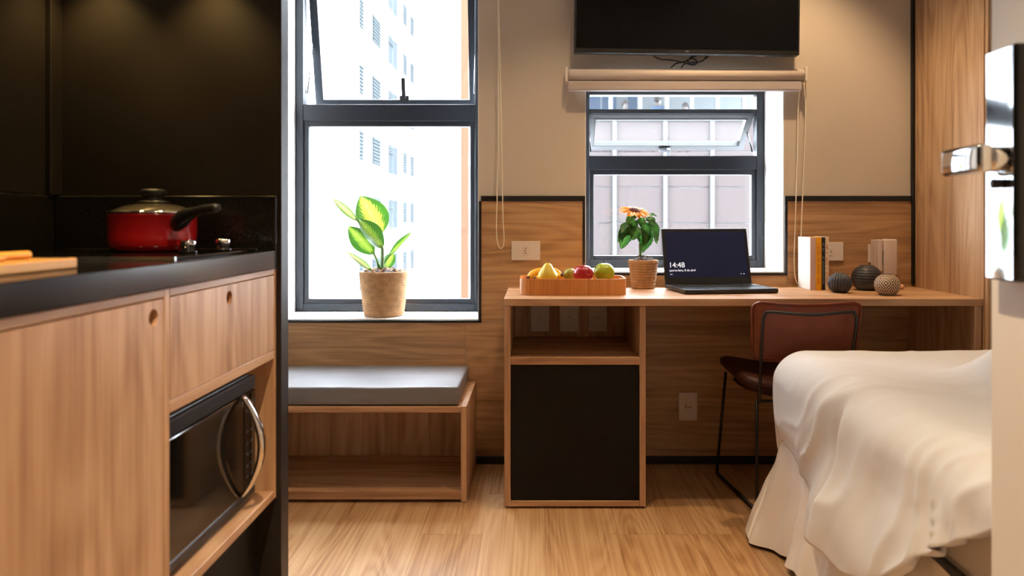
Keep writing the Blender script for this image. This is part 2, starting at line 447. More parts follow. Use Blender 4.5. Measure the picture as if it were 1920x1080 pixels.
struct(box('trim_8', 'black_trim', 1.5865, 1.5975, YW-.02, YW-.0005, .76, ZC, bevel=.0008), 'black gap trim between wall and wardrobe')
struct(box('baseboard_back', 'black_trim', XL, 1.597, YW-.014, YW-.0005, .0005, .033, bevel=.001), 'low black baseboard under the window wall')

# ------------------------------------------------------------------ windows
YF = 3.42
def rect_frame(bm, a, b_, c, d, w_, y0, y1):
    ab(bm, a, a+w_, y0, y1, c, d); ab(bm, b_-w_, b_, y0, y1, c, d)
    ab(bm, a+w_, b_-w_, y0, y1, c, c+w_); ab(bm, a+w_, b_-w_, y0, y1, d-w_, d)
def sash(parent, a, b_, ztop, length, ang, w_, mat, t=.032, y=YF+.03, handle='black_plastic', hx=None):
    """a top-hung sash swung outwards by ang"""
    s = bpy.data.objects.new('sash', None); C.objects.link(s); s.parent = parent
    bm = bmesh.new()
    for q in ((a, a+w_, 0, t, -length, 0), (b_-w_, b_, 0, t, -length, 0), (a+w_, b_-w_, 0, t, -length, -length+w_), (a+w_, b_-w_, 0, t, -w_, 0)):
        ab(bm, *q)
    gb = bmesh.new()
    for q in ((a+w_, a+w_+.004, -.002, t+.002, -length+w_, -w_), (b_-w_-.004, b_-w_, -.002, t+.002, -length+w_, -w_),
              (a+w_, b_-w_, -.002, t+.002, -length+w_, -length+w_+.006), (a+w_, b_-w_, -.002, t+.002, -w_-.004, -w_)):
        ab(gb, *q)
    pb = bmesh.new(); ab(pb, a+w_-.004, b_-w_+.004, t*.45, t*.6, -length+w_-.004, -w_+.004)
    R = Matrix.Translation((0, y, ztop)) @ Matrix.Rotation(ang, 4, 'X')
    for bmx in (bm, gb, pb): bmesh.ops.transform(bmx, matrix=R, verts=bmx.verts)
    o = mesh('sash_frame', bm, mat, parent)
    g = mesh('gasket', gb, 'black_trim', parent)
    p = mesh('pane', pb, 'glass', parent)
    bpy.data.objects.remove(s)
    return R, o
wn1 = struct(thing('window_1', None, None, (-.675, YF, .607)), 'tall dark-framed window over the bench, upper sash open')
a, b_, c, d = W1[0]+.005, W1[1]-.005, W1[2]+.005, W1[3]-.005
bm = bmesh.new(); rect_frame(bm, a, b_, c, d, .034, YF, YF+.06)
ab(bm, a+.034, b_-.034, YF, YF+.06, 1.486, 1.562)
bev(bm, .002, 1); mesh('window_frame', bm, 'frame_metal', wn1)
bm = bmesh.new(); rect_frame(bm, a+.03, b_-.03, c+.03, 1.488, .026, YF+.012, YF+.05); bev(bm, .002, 1); mesh('glazing_bead', bm, 'frame_metal', wn1)
box('pane', 'glass', a+.05, b_-.05, YF+.026, YF+.031, c+.05, 1.47, wn1, bevel=0)
R, so = sash(wn1, a+.036, b_-.036, 2.30, .745, math.radians(13), .034, 'frame_metal')
bm = bmesh.new(); ab(bm, -.009, .009, -.026, -.008, -.745+.05, -.745+.145); ab(bm, -.022, .022, -.01, 0, -.745+.03, -.745+.06)
bmesh.ops.transform(bm, matrix=R @ Matrix.Translation((-.636, 0, 0)), verts=bm.verts); mesh('sash_handle', bm, 'black_plastic', so)
for xx in (a+.04, b_-.04):
    e = R @ Vector((xx, .016, -.42))
    tube('stay', 'steel', [Vector((xx, YF+.05, 1.62)), e], .004, wn1, 6, raw=True)
wn2 = struct(thing('window_2', None, None, (.63, YF, .808)), 'dark-framed window behind the desk with a tilted grey vent sash')
a, b_, c, d = W2[0]+.005, W2[1]-.005, W2[2]+.005, W2[3]-.002
a = W2[0]+.004
bm = bmesh.new(); rect_frame(bm, a, b_, c, d, .034, YF, YF+.06)
ab(bm, a+.034, b_-.034, YF, YF+.06, 1.262, 1.326); ab(bm, a+.034, b_-.034, YF+.004, YF+.06, 1.520, 1.540); ab(bm, a+.034, b_-.034, YF, YF+.06, 1.606, d-.034)
bev(bm, .002, 1); mesh('window_frame', bm, 'frame_metal', wn2)
bm = bmesh.new(); rect_frame(bm, a+.03, b_-.03, c+.03, 1.264, .024, YF+.012, YF+.05); bev(bm, .002, 1); mesh('glazing_bead', bm, 'frame_metal', wn2)
box('pane', 'glass', a+.05, b_-.05, YF+.026, YF+.031, c+.05, 1.245, wn2, bevel=0)
box('pane', 'glass', a+.033, b_-.033, YF+.026, YF+.031, 1.538, d-.03, wn2, bevel=0)
R, so = sash(wn2, a+.037, b_-.037, 1.518, .235, math.radians(52), .026, 'sash_metal', .03)
bm = bmesh.new(); ab(bm, -.035, .02, -.02, -.002, -.233, -.212); ab(bm, .0, .018, -.034, -.012, -.262, -.205); bev(bm, .002, 1)
bmesh.ops.transform(bm, matrix=R @ Matrix.Translation((.632, 0, 0)), verts=bm.verts); mesh('sash_handle', bm, 'sash_metal', so)
for xx in (a+.042, b_-.042):
    tube('stay', 'frame_metal', [Vector((xx, YF+.05, 1.35)), R @ Vector((xx, .012, -.12))], .004, wn2, 6, raw=True)

# ------------------------------------------------------------------ ceiling lamps
def downlight(x, y, power, label, ang=95, blend=.6, size=.03, col=LAMP, tilt=0):
    t = thing('ceiling_downlight', label, 'lamp', (x, y, ZC), 0, 'recessed ceiling downlights')
    bm = bmesh.new(); alathe(bm, [(.030, -.002), (.045, -.006), (.050, -.003), (.050, 0), (.030, 0)], (x, y, ZC), 24); mesh('trim_ring', bm, 'white_plastic', t, True)
    lathe('lens', 'lamp_glow', [(0, -.002), (.030, -.002), (.030, -.0005), (0, -.0005)], (x, y, ZC), t, 24)
    l = bpy.data.lights.new('lamp_beam', 'SPOT'); l.energy = power; l.color = col; l.spot_size = math.radians(ang); l.spot_blend = blend; l.shadow_soft_size = size
    o = bpy.data.objects.new('lamp_beam', l); C.objects.link(o); o.parent = t; o.location = (0, 0, -.02); o.rotation_euler = (math.radians(tilt), 0, 0)
downlight(.25, 2.42, 32, 'ceiling downlight in front of the desk cabinet')
downlight(1.02, 2.60, 50, 'ceiling downlight in front of the desk chair', 80, tilt=11)
downlight(-.55, 2.42, 8, 'ceiling downlight in front of the bench')
downlight(1.55, 1.55, 4, 'ceiling downlight above the bed')
downlight(-.15, .65, 135, 'ceiling downlight in the entry passage', 84, .5, col=(1, .76, .48))

# ------------------------------------------------------------------ kitchenette
XF = -.64; YP = 1.85; ZT = .955
t = thing('end_panel', 'tall black laminate panel closing the end of the kitchenette', 'panel', (-.916, 1.878, 0))
box('board', 'black_laminate', XL+.001, -.632, YP, YP+.054, 0, ZC-.002, t, bevel=.0015)
for k, (y0, y1) in enumerate(((-.9, -.21), (-.205, .485), (.49, 1.18), (1.185, 1.80))):
    box('wall_panel', 'black_laminate', XL+.0005, XL+.016, y0, y1, 1.0925, 1.695, wl, bevel=.0015)
box('wall_panel_strip', 'black_laminate', XL+.0005, XL+.026, 1.805, 1.849, 1.0925, 1.695, wl, bevel=.0015)
# worktop with upstands
t = thing('worktop', 'black granite kitchen worktop with low upstand', 'worktop', (-.9, .5, ZT-.044))
box('slab', 'granite', XL+.0005, XF, -.9, YP-.001, ZT-.044, ZT, t, bevel=.002, seg=2)
box('upstand', 'granite', XL+.018, XF+.0, YP-.018, YP-.001, ZT+.0005, 1.09, t, bevel=.0015)
box('upstand', 'granite', XL+.0005, XL+.018, -.9, YP-.019, ZT+.0005, 1.09, t, bevel=.0015)
def holed_front(name, mat, y0, y1, z0, z1, x, th, hy, hz, r, parent):
    """a board in the plane X=x with a round finger hole"""
    bm = bmesh.new(); n = 40; q = r*1.8
    cir, sqr = [], []
    for i in range(n):
        an = 2*math.pi*i/n; cx, cz = math.cos(an), math.sin(an); k = q/max(abs(cx), abs(cz))
        cir.append((hy+r*cx, hz+r*cz)); sqr.append((hy+k*cx, hz+k*cz))
    for xx in (x, x-th):
        A = [bm.verts.new((xx, *p)) for p in cir]; B = [bm.verts.new((xx, *p)) for p in sqr]
        for i in range(n): bm.faces.new((A[i], A[(i+1) % n], B[(i+1) % n], B[i]))
        for (a, b_, c, d) in ((y0, hy-q, z0, z1), (hy+q, y1, z0, z1), (hy-q, hy+q, z0, hz-q), (hy-q, hy+q, hz+q, z1)):
            bm.faces.new([bm.verts.new((xx, *p)) for p in ((a, c), (b_, c), (b_, d), (a, d))])
    for i in range(n):
        p, s = cir[i], cir[(i+1) % n]
        bm.faces.new([bm.verts.new(v) for v in ((x, *p), (x, *s), (x-th, *s), (x-th, *p))])
    for (p, s) in (((y0, z0), (y1, z0)), ((y1, z0), (y1, z1)), ((y1, z1), (y0, z1)), ((y0, z1), (y0, z0))):
        bm.faces.new([bm.verts.new(v) for v in ((x, *p), (x, *s), (x-th, *s), (x-th, *p))])
    bmesh.ops.remove_doubles(bm, verts=bm.verts, dist=1e-5)
    return mesh(name, bm, mat, parent)
t = thing('base_cabinet', 'light wood base cabinet with full-height door and finger hole', 'cabinet', (-.9, .9, 0))
box('body', 'cabinet_wood', XL+.02, XF-.022, .45, 1.292, .10, ZT-.046, t)
box('top_rail', 'cabinet_wood_y', XF-.021, XF-.004, .45, 1.292, .897, ZT-.0445, t)
holed_front('door', 'cabinet_wood', .452, 1.288, .105, .8945, XF-.004, .018, 1.255, .866, .0145, t)
box('plinth', 'black_matte', XL+.02, XF-.06, .45, 1.29, .001, .10, t)
tag(box('base_cabinet', 'cabinet_wood', XL+.02, XF-.004, -.9, .448, .10, ZT-.046), 'light wood base cabinet at the entrance end of the worktop', 'cabinet')
t = thing('microwave_cabinet', 'light wood cabinet with a drawer above an open microwave niche', 'cabinet', (-.9, 1.57, 0))
box('side_panel', 'cabinet_wood', XL+.02, XF-.004, 1.293, 1.311, .344, ZT-.0445, t)
box('side_panel', 'cabinet_wood', XL+.02, XF-.004, 1.834, 1.849, .344, ZT-.0445, t)
box('top_rail', 'cabinet_wood_y', XL+.02, XF-.004, 1.3115, 1.8335, .8965, ZT-.0445, t)
box('drawer_box', 'cabinet_wood', XL+.05, XF-.023, 1.315, 1.83, .72, .88, t)
dr = holed_front('drawer_front', 'cabinet_wood', 1.3125, 1.8325, .7135, .8945, XF-.004, .018, 1.566, .868, .0145, t)
box('shelf', 'cabinet_wood_y', XL+.02, XF-.004, 1.3115, 1.8335, .690, .7115, t)
box('niche_floor', 'cabinet_wood_y', XL+.02, XF-.004, 1.3115, 1.8335, .344, .365, t)
box('back_panel', 'cabinet_wood', XL+.02, XL+.03, 1.3115, 1.8335, .3655, .6895, t)
box('plinth', 'black_matte', XL+.02, XF-.05, 1.293, 1.849, .001, .3435, t)
# microwave
t = thing('microwave', 'black glass microwave oven with a curved chrome handle', 'microwave', (-.84, 1.56, .366))
mx, my0, my1, mz0, mz1 = -.672, 1.325, 1.79, .378, .662
box('body', 'black_plastic', -1.02, mx-.016, my0, my1, mz0, mz1, t, bevel=.004, seg=2)
box('door', 'black_gloss', mx-.0155, mx, my0+.002, 1.715, mz0+.022, mz1-.034, t, bevel=.003, seg=2)
box('top_trim', 'black_plastic', mx-.0155, mx-.001, my0+.002, my1-.002, mz1-.033, mz1-.001, t, bevel=.003)
box('bottom_trim', 'black_plastic', mx-.0155, mx-.001, my0+.002, my1-.002, mz0+.001, mz0+.0215, t, bevel=.003)
cp = box('control_panel', 'black_gloss', mx-.0155, mx, 1.716, my1-.002, mz0+.022, mz1-.034, t, bevel=.003)
for k in range(5):
    for j in range(2):
        box('button', 'laptop_key', mx, mx+.0006, 1.728+.026*j, 1.742+.026*j, .43+.026*k, .437+.026*k, cp, bevel=0)
box('display', 'black_plastic', mx, mx+.0008, 1.727, 1.775, .585, .607, cp, bevel=0)
for yy in (1.36, 1.75):
    for xx in (-.98, -.72): lathe('foot', 'black_plastic', [(.012, 0), (.012, .0128)], (xx, yy, .3655), t, 12)
bm = bmesh.new(); n = 24; pr = []
for i in range(n+1):
    s = i/n; z = mz0+.024+(mz1-mz0-.056)*s; bul = .042*math.sin(math.pi*s)**.8
    th = .009+.003*math.sin(math.pi*s); yy0, yy1 = 1.688, 1.712
    pr.append([bm.verts.new(v) for v in ((mx-.001+bul, yy0, z), (mx-.001+bul, yy1, z), (mx-.001+bul+th, yy1-.004, z), (mx-.001+bul+th, yy0+.004, z))])
for i in range(n):
    for k in range(4): bm.faces.new((pr[i][k], pr[i][(k+1) % 4], pr[i+1][(k+1) % 4], pr[i+1][k]))
bm.faces.new(pr[0]); bm.faces.new(pr[-1]); mesh('handle', bm, 'chrome', t, True)
# hob
t = thing('cooktop', 'black glass two-burner cooktop set into the worktop', 'cooktop', (-.91, 1.6, ZT))
box('glass_plate', 'black_gloss', -1.13, -.675, 1.395, 1.80, ZT+.0005, ZT+.006, t, bevel=.002, seg=2)
for yy in (1.390, 1.8005): box('edge_trim', 'steel', -1.132, -.673, yy, yy+.004, ZT+.0005, ZT+.0065, t, bevel=0)
for (xx, yy) in ((-.735, 1.575), (-.716, 1.705)):
    k = lathe('knob', 'black_gloss', [(.019, 0), (.019, .004), (.014, .006), (.014, .024), (.012, .026), (0, .026)], (xx, yy, ZT+.0062), t, 20)
    lathe('knob_ring', 'chrome', [(.0147, .015), (.0155, .017), (.0155, .024), (.0147, .0255), (.012, .0265), (0, .0268)], (xx, yy, ZT+.0062), k, 20)
# saucepan
t = thing('saucepan', 'red enamel saucepan with glass lid and black handle on the cooktop', 'saucepan', (-.867, 1.69, ZT+.0065))
pc = (-.867, 1.69, ZT+.0065)
lathe('body', 'red_enamel', [(0, 0), (.074, 0), (.083, .004), (.089, .014), (.091, .03), (.092, .079), (.094, .081), (.092, .083), (.088, .081), (.087, .01), (0, .008)], pc, t, 48)
lid = lathe('lid', 'lid_glass', [(.0915, .0845), (.085, .090), (.06, .101), (.03, .107), (0, .108)], pc, t, 48)
lathe('lid_rim', 'chrome', [(.0885, .0836), (.0945, .0836), (.0955, .086), (.094, .0885), (.089, .0885)], pc, lid, 48)
lathe('lid_knob', 'black_plastic', [(0, .106), (.036, .106), (.034, .111), (.020, .115), (.019, .121), (.027, .126), (.028, .134), (.023, .139), (0, .140)], pc, lid, 28)
hp = [P(330, 424, 1.618), P(338, 414, 1.60), P(352, 403, 1.575), P(378, 394, 1.54), P(408, 390, 1.50)]
bm = bmesh.new(); atube(bm, catmull(hp, 6), lambda s: .013+.006*math.sin(math.pi*min(1, s*1.6))-.004*s if s < .97 else .008, 12)
mesh('handle', bm, 'black_plastic', t, True)
# cutting board and wooden rods
t = thing('cutting_board', 'pale wooden cutting board near the worktop edge', 'cutting board', (-.80, .90, ZT))
boxes('board', 'board_wood', [(-.90, -.728, .74, 1.165, ZT+.0005, ZT+.016)], t, .003)
box('board_rim', 'board_wood', -.7275, -.716, .74, 1.165, ZT+.0005, ZT+.0165, t, bevel=.002)
tag(tube('wooden_rod', 'rod_wood', [(-.80, .78, ZT+.0225), (-.79, .95, ZT+.0225), (-.772, 1.118, ZT+.0225), (-.7715, 1.124, ZT+.0225), (-.771, 1.128, ZT+.0225)], lambda s: .0063 if s < .8 else .0063*math.sqrt(max(.05, 1-((s-.8)/.2)**2))), 'thicker round-ended wooden rod lying on the cutting board', 'utensil')
tag(tube('wooden_rod', 'rod_wood', [(-.785, .78, ZT+.0213), (-.766, .93, ZT+.0213), (-.750, 1.05, ZT+.0213)], .0048), 'thinner wooden rod in front on the cutting board', 'utensil')
# upper cabinet with two lamps (above the frame)
t = thing('upper_cabinet', 'black wall cabinet with small lamps above the worktop', 'cabinet', (-1.03, .5, 1.70))
box('body', 'black_laminate', XL+.03, -.765, -.9, YP-.001, 1.70, ZC-.002, t)
for (xx, yy) in ((-1.075, 1.765), (-.80, 1.765), (-1.0, 1.1)):
    lathe('lamp_lens', 'lamp_glow', [(0, -.004), (.022, -.004), (.025, -.0005), (0, -.0005)], (xx, yy, 1.70), t, 20)
    l = bpy.data.lights.new('cabinet_lamp', 'SPOT'); l.energy = 6.5; l.color = (1, .66, .22); l.spot_size = math.radians(100); l.spot_blend = .8; l.shadow_soft_size = .02
    o = bpy.data.objects.new('cabinet_lamp', l); C.objects.link(o); o.parent = t; o.location = Vector((xx, yy, 1.688))-Vector((-1.03, .5, 1.70))

# ------------------------------------------------------------------ bench
t = thing('bench', 'low open wooden bench box under the plant window', 'bench', (-.72, 2.93, 0))
by0, by1, bx0, bx1 = 2.717, 3.145, -1.195, -.253
box('side_panel', 'cabinet_wood', bx1-.021, bx1, by0, by1, .003, .352, t)
box('side_panel', 'cabinet_wood', bx0, bx0+.021, by0, by1, .003, .352, t)
box('seat_board', 'cabinet_wood_x', bx0+.0215, bx1-.0215, by0, by1, .329, .350, t)
box('bottom_board', 'cabinet_wood_x', bx0+.0215, bx1-.0215, by0, by1, .012, .042, t)
box('back_panel', 'cabinet_wood', bx0+.0215, bx1-.0215, by1-.02, by1-.002, .0425, .3285, t)
box('foot_strip', 'black_matte', bx0+.03, bx1-.03, by0+.03, by1-.03, .0005, .0117, t)
bm = bmesh.new(); ab(bm, -1.172, -.284, 2.728, 3.143, .3525, .419)
bmesh.ops.bevel(bm, geom=list(bm.edges), offset=.008, segments=3, affect='EDGES', profile=.5)
bmesh.ops.subdivide_edges(bm, edges=[e for e in bm.edges if e.calc_length() > .2], cuts=24, use_grid_fill=True)
for v in bm.verts:
    if v.co.z > .41:
        n_ = noise.noise(Vector((v.co.x*9+v.co.y*5, v.co.y*11-v.co.x*4, 0)))
        v.co.z += .0022*n_
o = tag(mesh('bench_cushion', bm, 'grey_cushion', None, True), 'grey seat cushion lying on the wooden bench', 'cushion')

# ------------------------------------------------------------------ desk
DZ = .75; DY = 2.66
t = thing('desk', 'long light wood desk top along the window wall', 'desk', (.74, 2.9, 0))
box('desk_top', 'cabinet_wood_x', -.115, 1.5955, DY, YW-.0115, DZ-.026, DZ, t, bevel=.0015)
box('side_panel', 'cabinet_wood', 1.569, 1.5945, DY+.008, YW-.02, .002, DZ-.0265, t)
box('back_rail', 'panel_wood', .394, 1.568, YW-.03, YW-.015, .53, DZ-.0265, t)
t = thing('desk_cabinet', 'light wood cabinet under the desk with open shelf and black fridge', 'cabinet', (.14, 2.9, 0))
cx0, cx1, cy0, cy1 = -.113, .392, DY+.002, YW-.016
box('side_panel', 'cabinet_wood', cx0, cx0+.022, cy0, cy1, .008, DZ-.0265, t)
box('side_panel', 'cabinet_wood', cx1-.022, cx1, cy0, cy1, .008, DZ-.0265, t)
box('shelf', 'cabinet_wood_x', cx0+.0225, cx1-.0225, cy0, cy1, .514, .540, t)
box('bottom_board', 'cabinet_wood_x', cx0+.0225, cx1-.0225, cy0, cy1, .008, .028, t)
box('back_panel', 'cabinet_wood', cx0+.0225, cx1-.0225, cy1-.012, cy1-.001, .5405, DZ-.027, t)
box('foot_strip', 'black_matte', cx0+.02, cx1-.02, cy0+.02, cy1-.02, .0005, .0077, t)
t = thing('mini_fridge', 'black mini fridge built into the desk cabinet', 'fridge', (.14, 2.9, .0285))
box('body', 'black_plastic', cx0+.03, cx1-.03, cy0+.05, cy1-.04, .0285, .505, t)
box('door', 'black_matte', cx0+.0235, cx1-.0235, cy0+.004, cy0+.045, .0290, .5125, t, bevel=.003, seg=2)
# wardrobe
t = thing('wardrobe', 'tall wood wardrobe at the right end of the desk', 'wardrobe', (1.9, 2.9, 0))
box('side_panel', 'wardrobe_wood', 1.598, 1.618, 2.662, YW-.001, .001, ZC-.003, t)
box('front_edge', 'wardrobe_wood', 1.6025, 1.64, 2.644, 2.6615, .001, ZC-.003, t)
box('door', 'wardrobe_wood', 1.6405, 2.24, 2.644, 2.6615, .03, ZC-.03, t)
box('body', 'wardrobe_wood', 1.6185, 2.26, 2.664, YW-.001, .001, ZC-.003, t)

# ------------------------------------------------------------------ TV, blind, cables
tv = thing('television', 'black flat television mounted above the desk window', 'television', (.6225, 3.06, 1.985))
tv.rotation_euler = (0, math.radians(.7), 0)
hw, hh = .463, .272
bm = bmesh.new(); ab(bm, -hw, hw, 0, .04, -hh, hh); bev(bm, .004, 2); mesh('casing', bm, 'black_plastic', tv)
box('back_box', 'black_plastic', -.25, .25, .0405, .085, -.2, .16, tv, bevel=.006)
box('screen', 'tv_screen', -hw+.008, hw-.008, -.0015, -.0002, -hh+.02, hh-.008, tv, bevel=0)
box('logo', 'sash_grey', -.006, .008, -.001, -.0001, -hh+.0085, -hh+.0115, tv, bevel=0)
box('sensor', 'sash_grey', .29, .325, .008, .016, -hh-.003, -hh-.0003, tv, bevel=.0005)
def roller(x0, x1, z, label, chain_pts, name='roller_blind'):
    t = thing(name, label, 'blind', ((x0+x1)/2, 3.12, z-.1))
    yc = 3.112
    bm = bmesh.new(); n = 20
    for xx in (x0+.018, x1-.018): pass
    def cyl(bm, xa, xb, r, zc, ycc):
        A = [bm.verts.new((xa, ycc+r*math.cos(2*math.pi*i/n), zc+r*math.sin(2*math.pi*i/n))) for i in range(n)]
        B = [bm.verts.new((xb, ycc+r*math.cos(2*math.pi*i/n), zc+r*math.sin(2*math.pi*i/n))) for i in range(n)]
        for i in range(n): bm.faces.new((A[i], A[(i+1) % n], B[(i+1) % n], B[i]))
        bm.faces.new(A); bm.faces.new(B)
    cyl(bm, x0+.014, x1-.012, .024, z-.026, yc); mesh('fabric_roll', bm, 'blind_fabric', t, True)
    box('fabric_drop', 'blind_fabric', x0+.016, x1-.016, yc+.0225, yc+.024, z-.085, z-.03, t, bevel=0)
    bm = bmesh.new(); ab(bm, x0+.012, x1-.018, yc-.012, yc+.022, z-.092, z-.0505); bev(bm, .006, 3); mesh('bottom_bar', bm, 'blind_bar', t)
    for xx in (x0, x1-.010):
        br = box('bracket', 'blind_metal', xx, xx+.010, yc-.026, YW-.001, z-.056, z+.004, t, bevel=.003, seg=2)
    tube('bead_chain', 'cord', chain_pts, .0024, t, 6, closed=True, n=6)
    return t
ch = [P(1509, 140, 3.125), P(1511, 200, 3.125), P(1507, 320, 3.125), P(1502, 440, 3.125), P(1502, 510, 3.125), P(1499, 531, 3.128), P(1493, 527, 3.132), P(1489, 500, 3.135), P(1491, 420, 3.135), P(1495, 300, 3.135), P(1497, 200, 3.135), P(1504, 140, 3.135)]
roller(.122, 1.126, 1.662, 'rolled-up beige blind under the television', ch)
ch = [P(935, -150, 3.125), P(936, 0, 3.125), P(938, 120, 3.125), P(941, 260, 3.125), P(943, 400, 3.125), P(945, 450, 3.125), P(940, 466, 3.128), P(933, 455, 3.132), P(931, 420, 3.135), P(934, 300, 3.135), P(935, 150, 3.135), P(933, -150, 3.135)]
roller(-1.15, -.142, 2.44, 'rolled-up beige blind above the plant window', ch)
t = thing('cable_bundle', 'tangled black cables hanging below the television', 'cable', (.63, 3.13, 1.70))
Yc = 3.122
for pts in ([(1221, 98), (1226, 105), (1238, 111), (1262, 113), (1280, 117), (1300, 122), (1308, 117), (1300, 110), (1290, 113), (1296, 120), (1318, 113), (1331, 103), (1332, 96)],
            [(1258, 127), (1268, 119), (1285, 115), (1302, 106), (1318, 100), (1322, 95)],
            [(1277, 127), (1284, 120), (1298, 117), (1316, 115), (1324, 106), (1321, 99), (1300, 104), (1288, 116)]):
    tube('cable', 'black_plastic', [P(a, b_, Yc+.012*math.sin(i*1.7)) for i, (a, b_) in enumerate(pts)], .0028, t, 6)

# ------------------------------------------------------------------ wall plates and intercom
def outlet(px0, px1, py0, py1, label, Y=YW-.0065, holes=3, name='wall_outlet', axis=0):
    a, b_ = P(px0, py1, Y), P(px1, py0, Y)
    t = thing(name, label, 'outlet', ((a.x+b_.x)/2, Y, a.z))
    box('plate', 'white_plastic', a.x, b_.x, Y-.008, Y-.0002, a.z, b_.z, t, bevel=.002, seg=2)
    cx, cz = (a.x+b_.x)/2, (a.z+b_.z)/2
    ins = box('insert', 'white_plastic', cx-.012, cx+.012, Y-.0095, Y-.0078, cz-.018, cz+.018, t, bevel=.001)
    for k in range(holes):
        dz = (k-(holes-1)/2)*.010
        dx = -.003 if k == 1 and holes == 3 else 0
        if axis: dx, dz = dz, dx
        lathe('pin_hole', 'socket_dark', [(0, 0), (.0024, 0), (.0024, .0006), (0, .0006)], (0, 0, 0), ins, 10)
        o = bpy.data.objects[-1] if False else None
        h = ins.children[-1]; h.matrix_parent_inverse = Matrix.Identity(4)
        h.rotation_euler = (math.pi/2, 0, 0); h.location = Vector((cx+dx, Y-.0096, cz+dz))-wloc(ins)
    return t
outlet(959, 1013, 452, 488, 'white wall outlet left of the fruit tray')
outlet(1534, 1580, 454, 489, 'white wall outlet behind the books', holes=1)
outlet(1272, 1307, 735, 788, 'white upright wall outlet under the desk', axis=1)
YN = cy1-.0125
for k, (a, b_) in enumerate(((995, 1030), (1049, 1085), (1103, 1138))):
    outlet(a, b_, 566, 621, ['leftmost of three plates inside the open desk shelf', 'middle of three plates inside the open desk shelf', 'rightmost of three plates inside the open desk shelf'][k], YN, [1, 1, 3][k], axis=1)
q0 = P(1627, 492, YW-.0065); q1 = P(1680, 458, YW-.0065)
tag(box('wall_plate', 'white_plastic', q0.x, q1.x, YW-.0145, YW-.0067, q0.z, q1.z, bevel=.002), 'blank white wall plate behind the intercom handset', 'wall plate')
t = thing('intercom', 'pale pink intercom handset on the wall beside the wardrobe', 'intercom', (1.46, 3.1, .80))
x0, x1 = P(1645, 0, 3.08).x, P(1680, 0, 3.08).x
zt, zb = P(0, 448, 3.08).z, P(0, 516, 3.08).z
box('base', 'intercom_plastic', x0, x1+.004, 3.098, YW-.015, zb+.012, zt-.004, t, bevel=.004, seg=2)
bm = bmesh.new(); ab(bm, x0+.020, x1, 3.062, 3.097, zb, zt); bev(bm, .008, 3); hs = mesh('handset', bm, 'intercom_plastic', t, True)
box('cradle', 'intercom_plastic', x0-.002, x0+.017, 3.066, 3.0975, zb+.016, zt-.002, t, bevel=.005, seg=2)
box('speaker_slot', 'socket_dark', x0+.0172, x0+.0196, 3.070, 3.0965, zb+.04, zb+.10, t, bevel=0)

# ------------------------------------------------------------------ chair
t = thing('desk_chair', 'brown leather chair with dark wire sled legs at the desk', 'chair', (.92, 2.8, 0))
def pad(name, mat, fx, nu, nv, th, parent):
    """fx(u,v) -> (point, normal); closed padded slab"""
    bm = bmesh.new(); front, back = [], []
    for j in range(nv+1):
        rf, rb = [], []
        for i in range(nu+1):
            u, v = i/nu, j/nv; p, n_ = fx(u, v)
            e = min(u, 1-u, v, 1-v); k = th*(.35+.65*min(1, e/.09)**.5)
            rf.append(bm.verts.new(p+n_*k*.5)); rb.append(bm.verts.new(p-n_*k*.5))
        front.append(rf); back.append(rb)
    for g in (front, back):
        for j in range(nv):
            for i in range(nu): bm.faces.new((g[j][i], g[j][i+1], g[j+1][i+1], g[j+1][i]))
    for i in range(nu):
        bm.faces.new((front[0][i], front[0][i+1], back[0][i+1], back[0][i])); bm.faces.new((front[nv][i], front[nv][i+1], back[nv][i+1], back[nv][i]))
    for j in range(nv):
        bm.faces.new((front[j][0], front[j+1][0], back[j+1][0], back[j][0])); bm.faces.new((front[j][nu], front[j+1][nu], back[j+1][nu], back[j][nu]))
    return mesh(name, bm, mat, parent, True)
def rc(u, v, k=.16, asp=1.8):
    """pull the corners of the unit square in to round them"""
    a, b_ = 2*u-1, 2*v-1
    ku, kv = k/asp*2, k*2
    du, dv = max(0, abs(a)-(1-ku))/ku, max(0, abs(b_)-(1-kv))/kv
    if du > 0 and dv > 0:
        L = max(du, dv)/math.hypot(du, dv)
        a = math.copysign(1-ku+ku*du*L, a); b_ = math.copysign(1-kv+kv*dv*L, b_)
    return (a+1)/2, (b_+1)/2
def backfx(u, v):
    u, v = rc(u, v)
    x_ = .735+.378*u; z_ = .548+.207*v+.006*math.cos((u-.5)*math.pi)*0
    x_ += (.5-u)*-.0+(.5-u)*.02*(1-v)
    y_ = 2.565-.022*(1-(2*u-1)**2)*1.0-.035*(v-.5)
    z_ -= .010*math.sin(math.pi*u)*v
    return Vector((x_, y_, z_)), Vector(((u-.5)*-.35, -1, -.15)).normalized()
bk = pad('backrest', 'leather', backfx, 40, 26, .026, t)
ring = []
for i in range(72):
    a = 2*math.pi*i/72; cx_, sx_ = math.cos(a), math.sin(a); k = 1/max(abs(cx_), abs(sx_))
    p, n_ = backfx(.5+.5*cx_*k, .5+.5*sx_*k); ring.append(p+n_*.006)
bm = bmesh.new(); atube(bm, ring, .004, 6, True); mesh('piping', bm, 'leather', bk, True)
def seatfx(u, v):
    u, v = rc(u, v, .2, 1.0)
    x_ = .725+.37*u; y_ = 2.60+.41*v
    return Vector((x_, y_, .452+.02*(2*u-1)**2-.02*math.sin(math.pi*u)*.6+.012*(v-.5))), Vector((0, 0, 1))
pad('seat', 'dark_leather', seatfx, 24, 24, .055, t)
bm = bmesh.new(); alathe(bm, [(.0, 0), (.05, .002), (.14, .03), (.165, .05)], (.91, 2.80, .375), 28); mesh('seat_pan', bm, 'dark_leather', t, True)
yb = 2.535
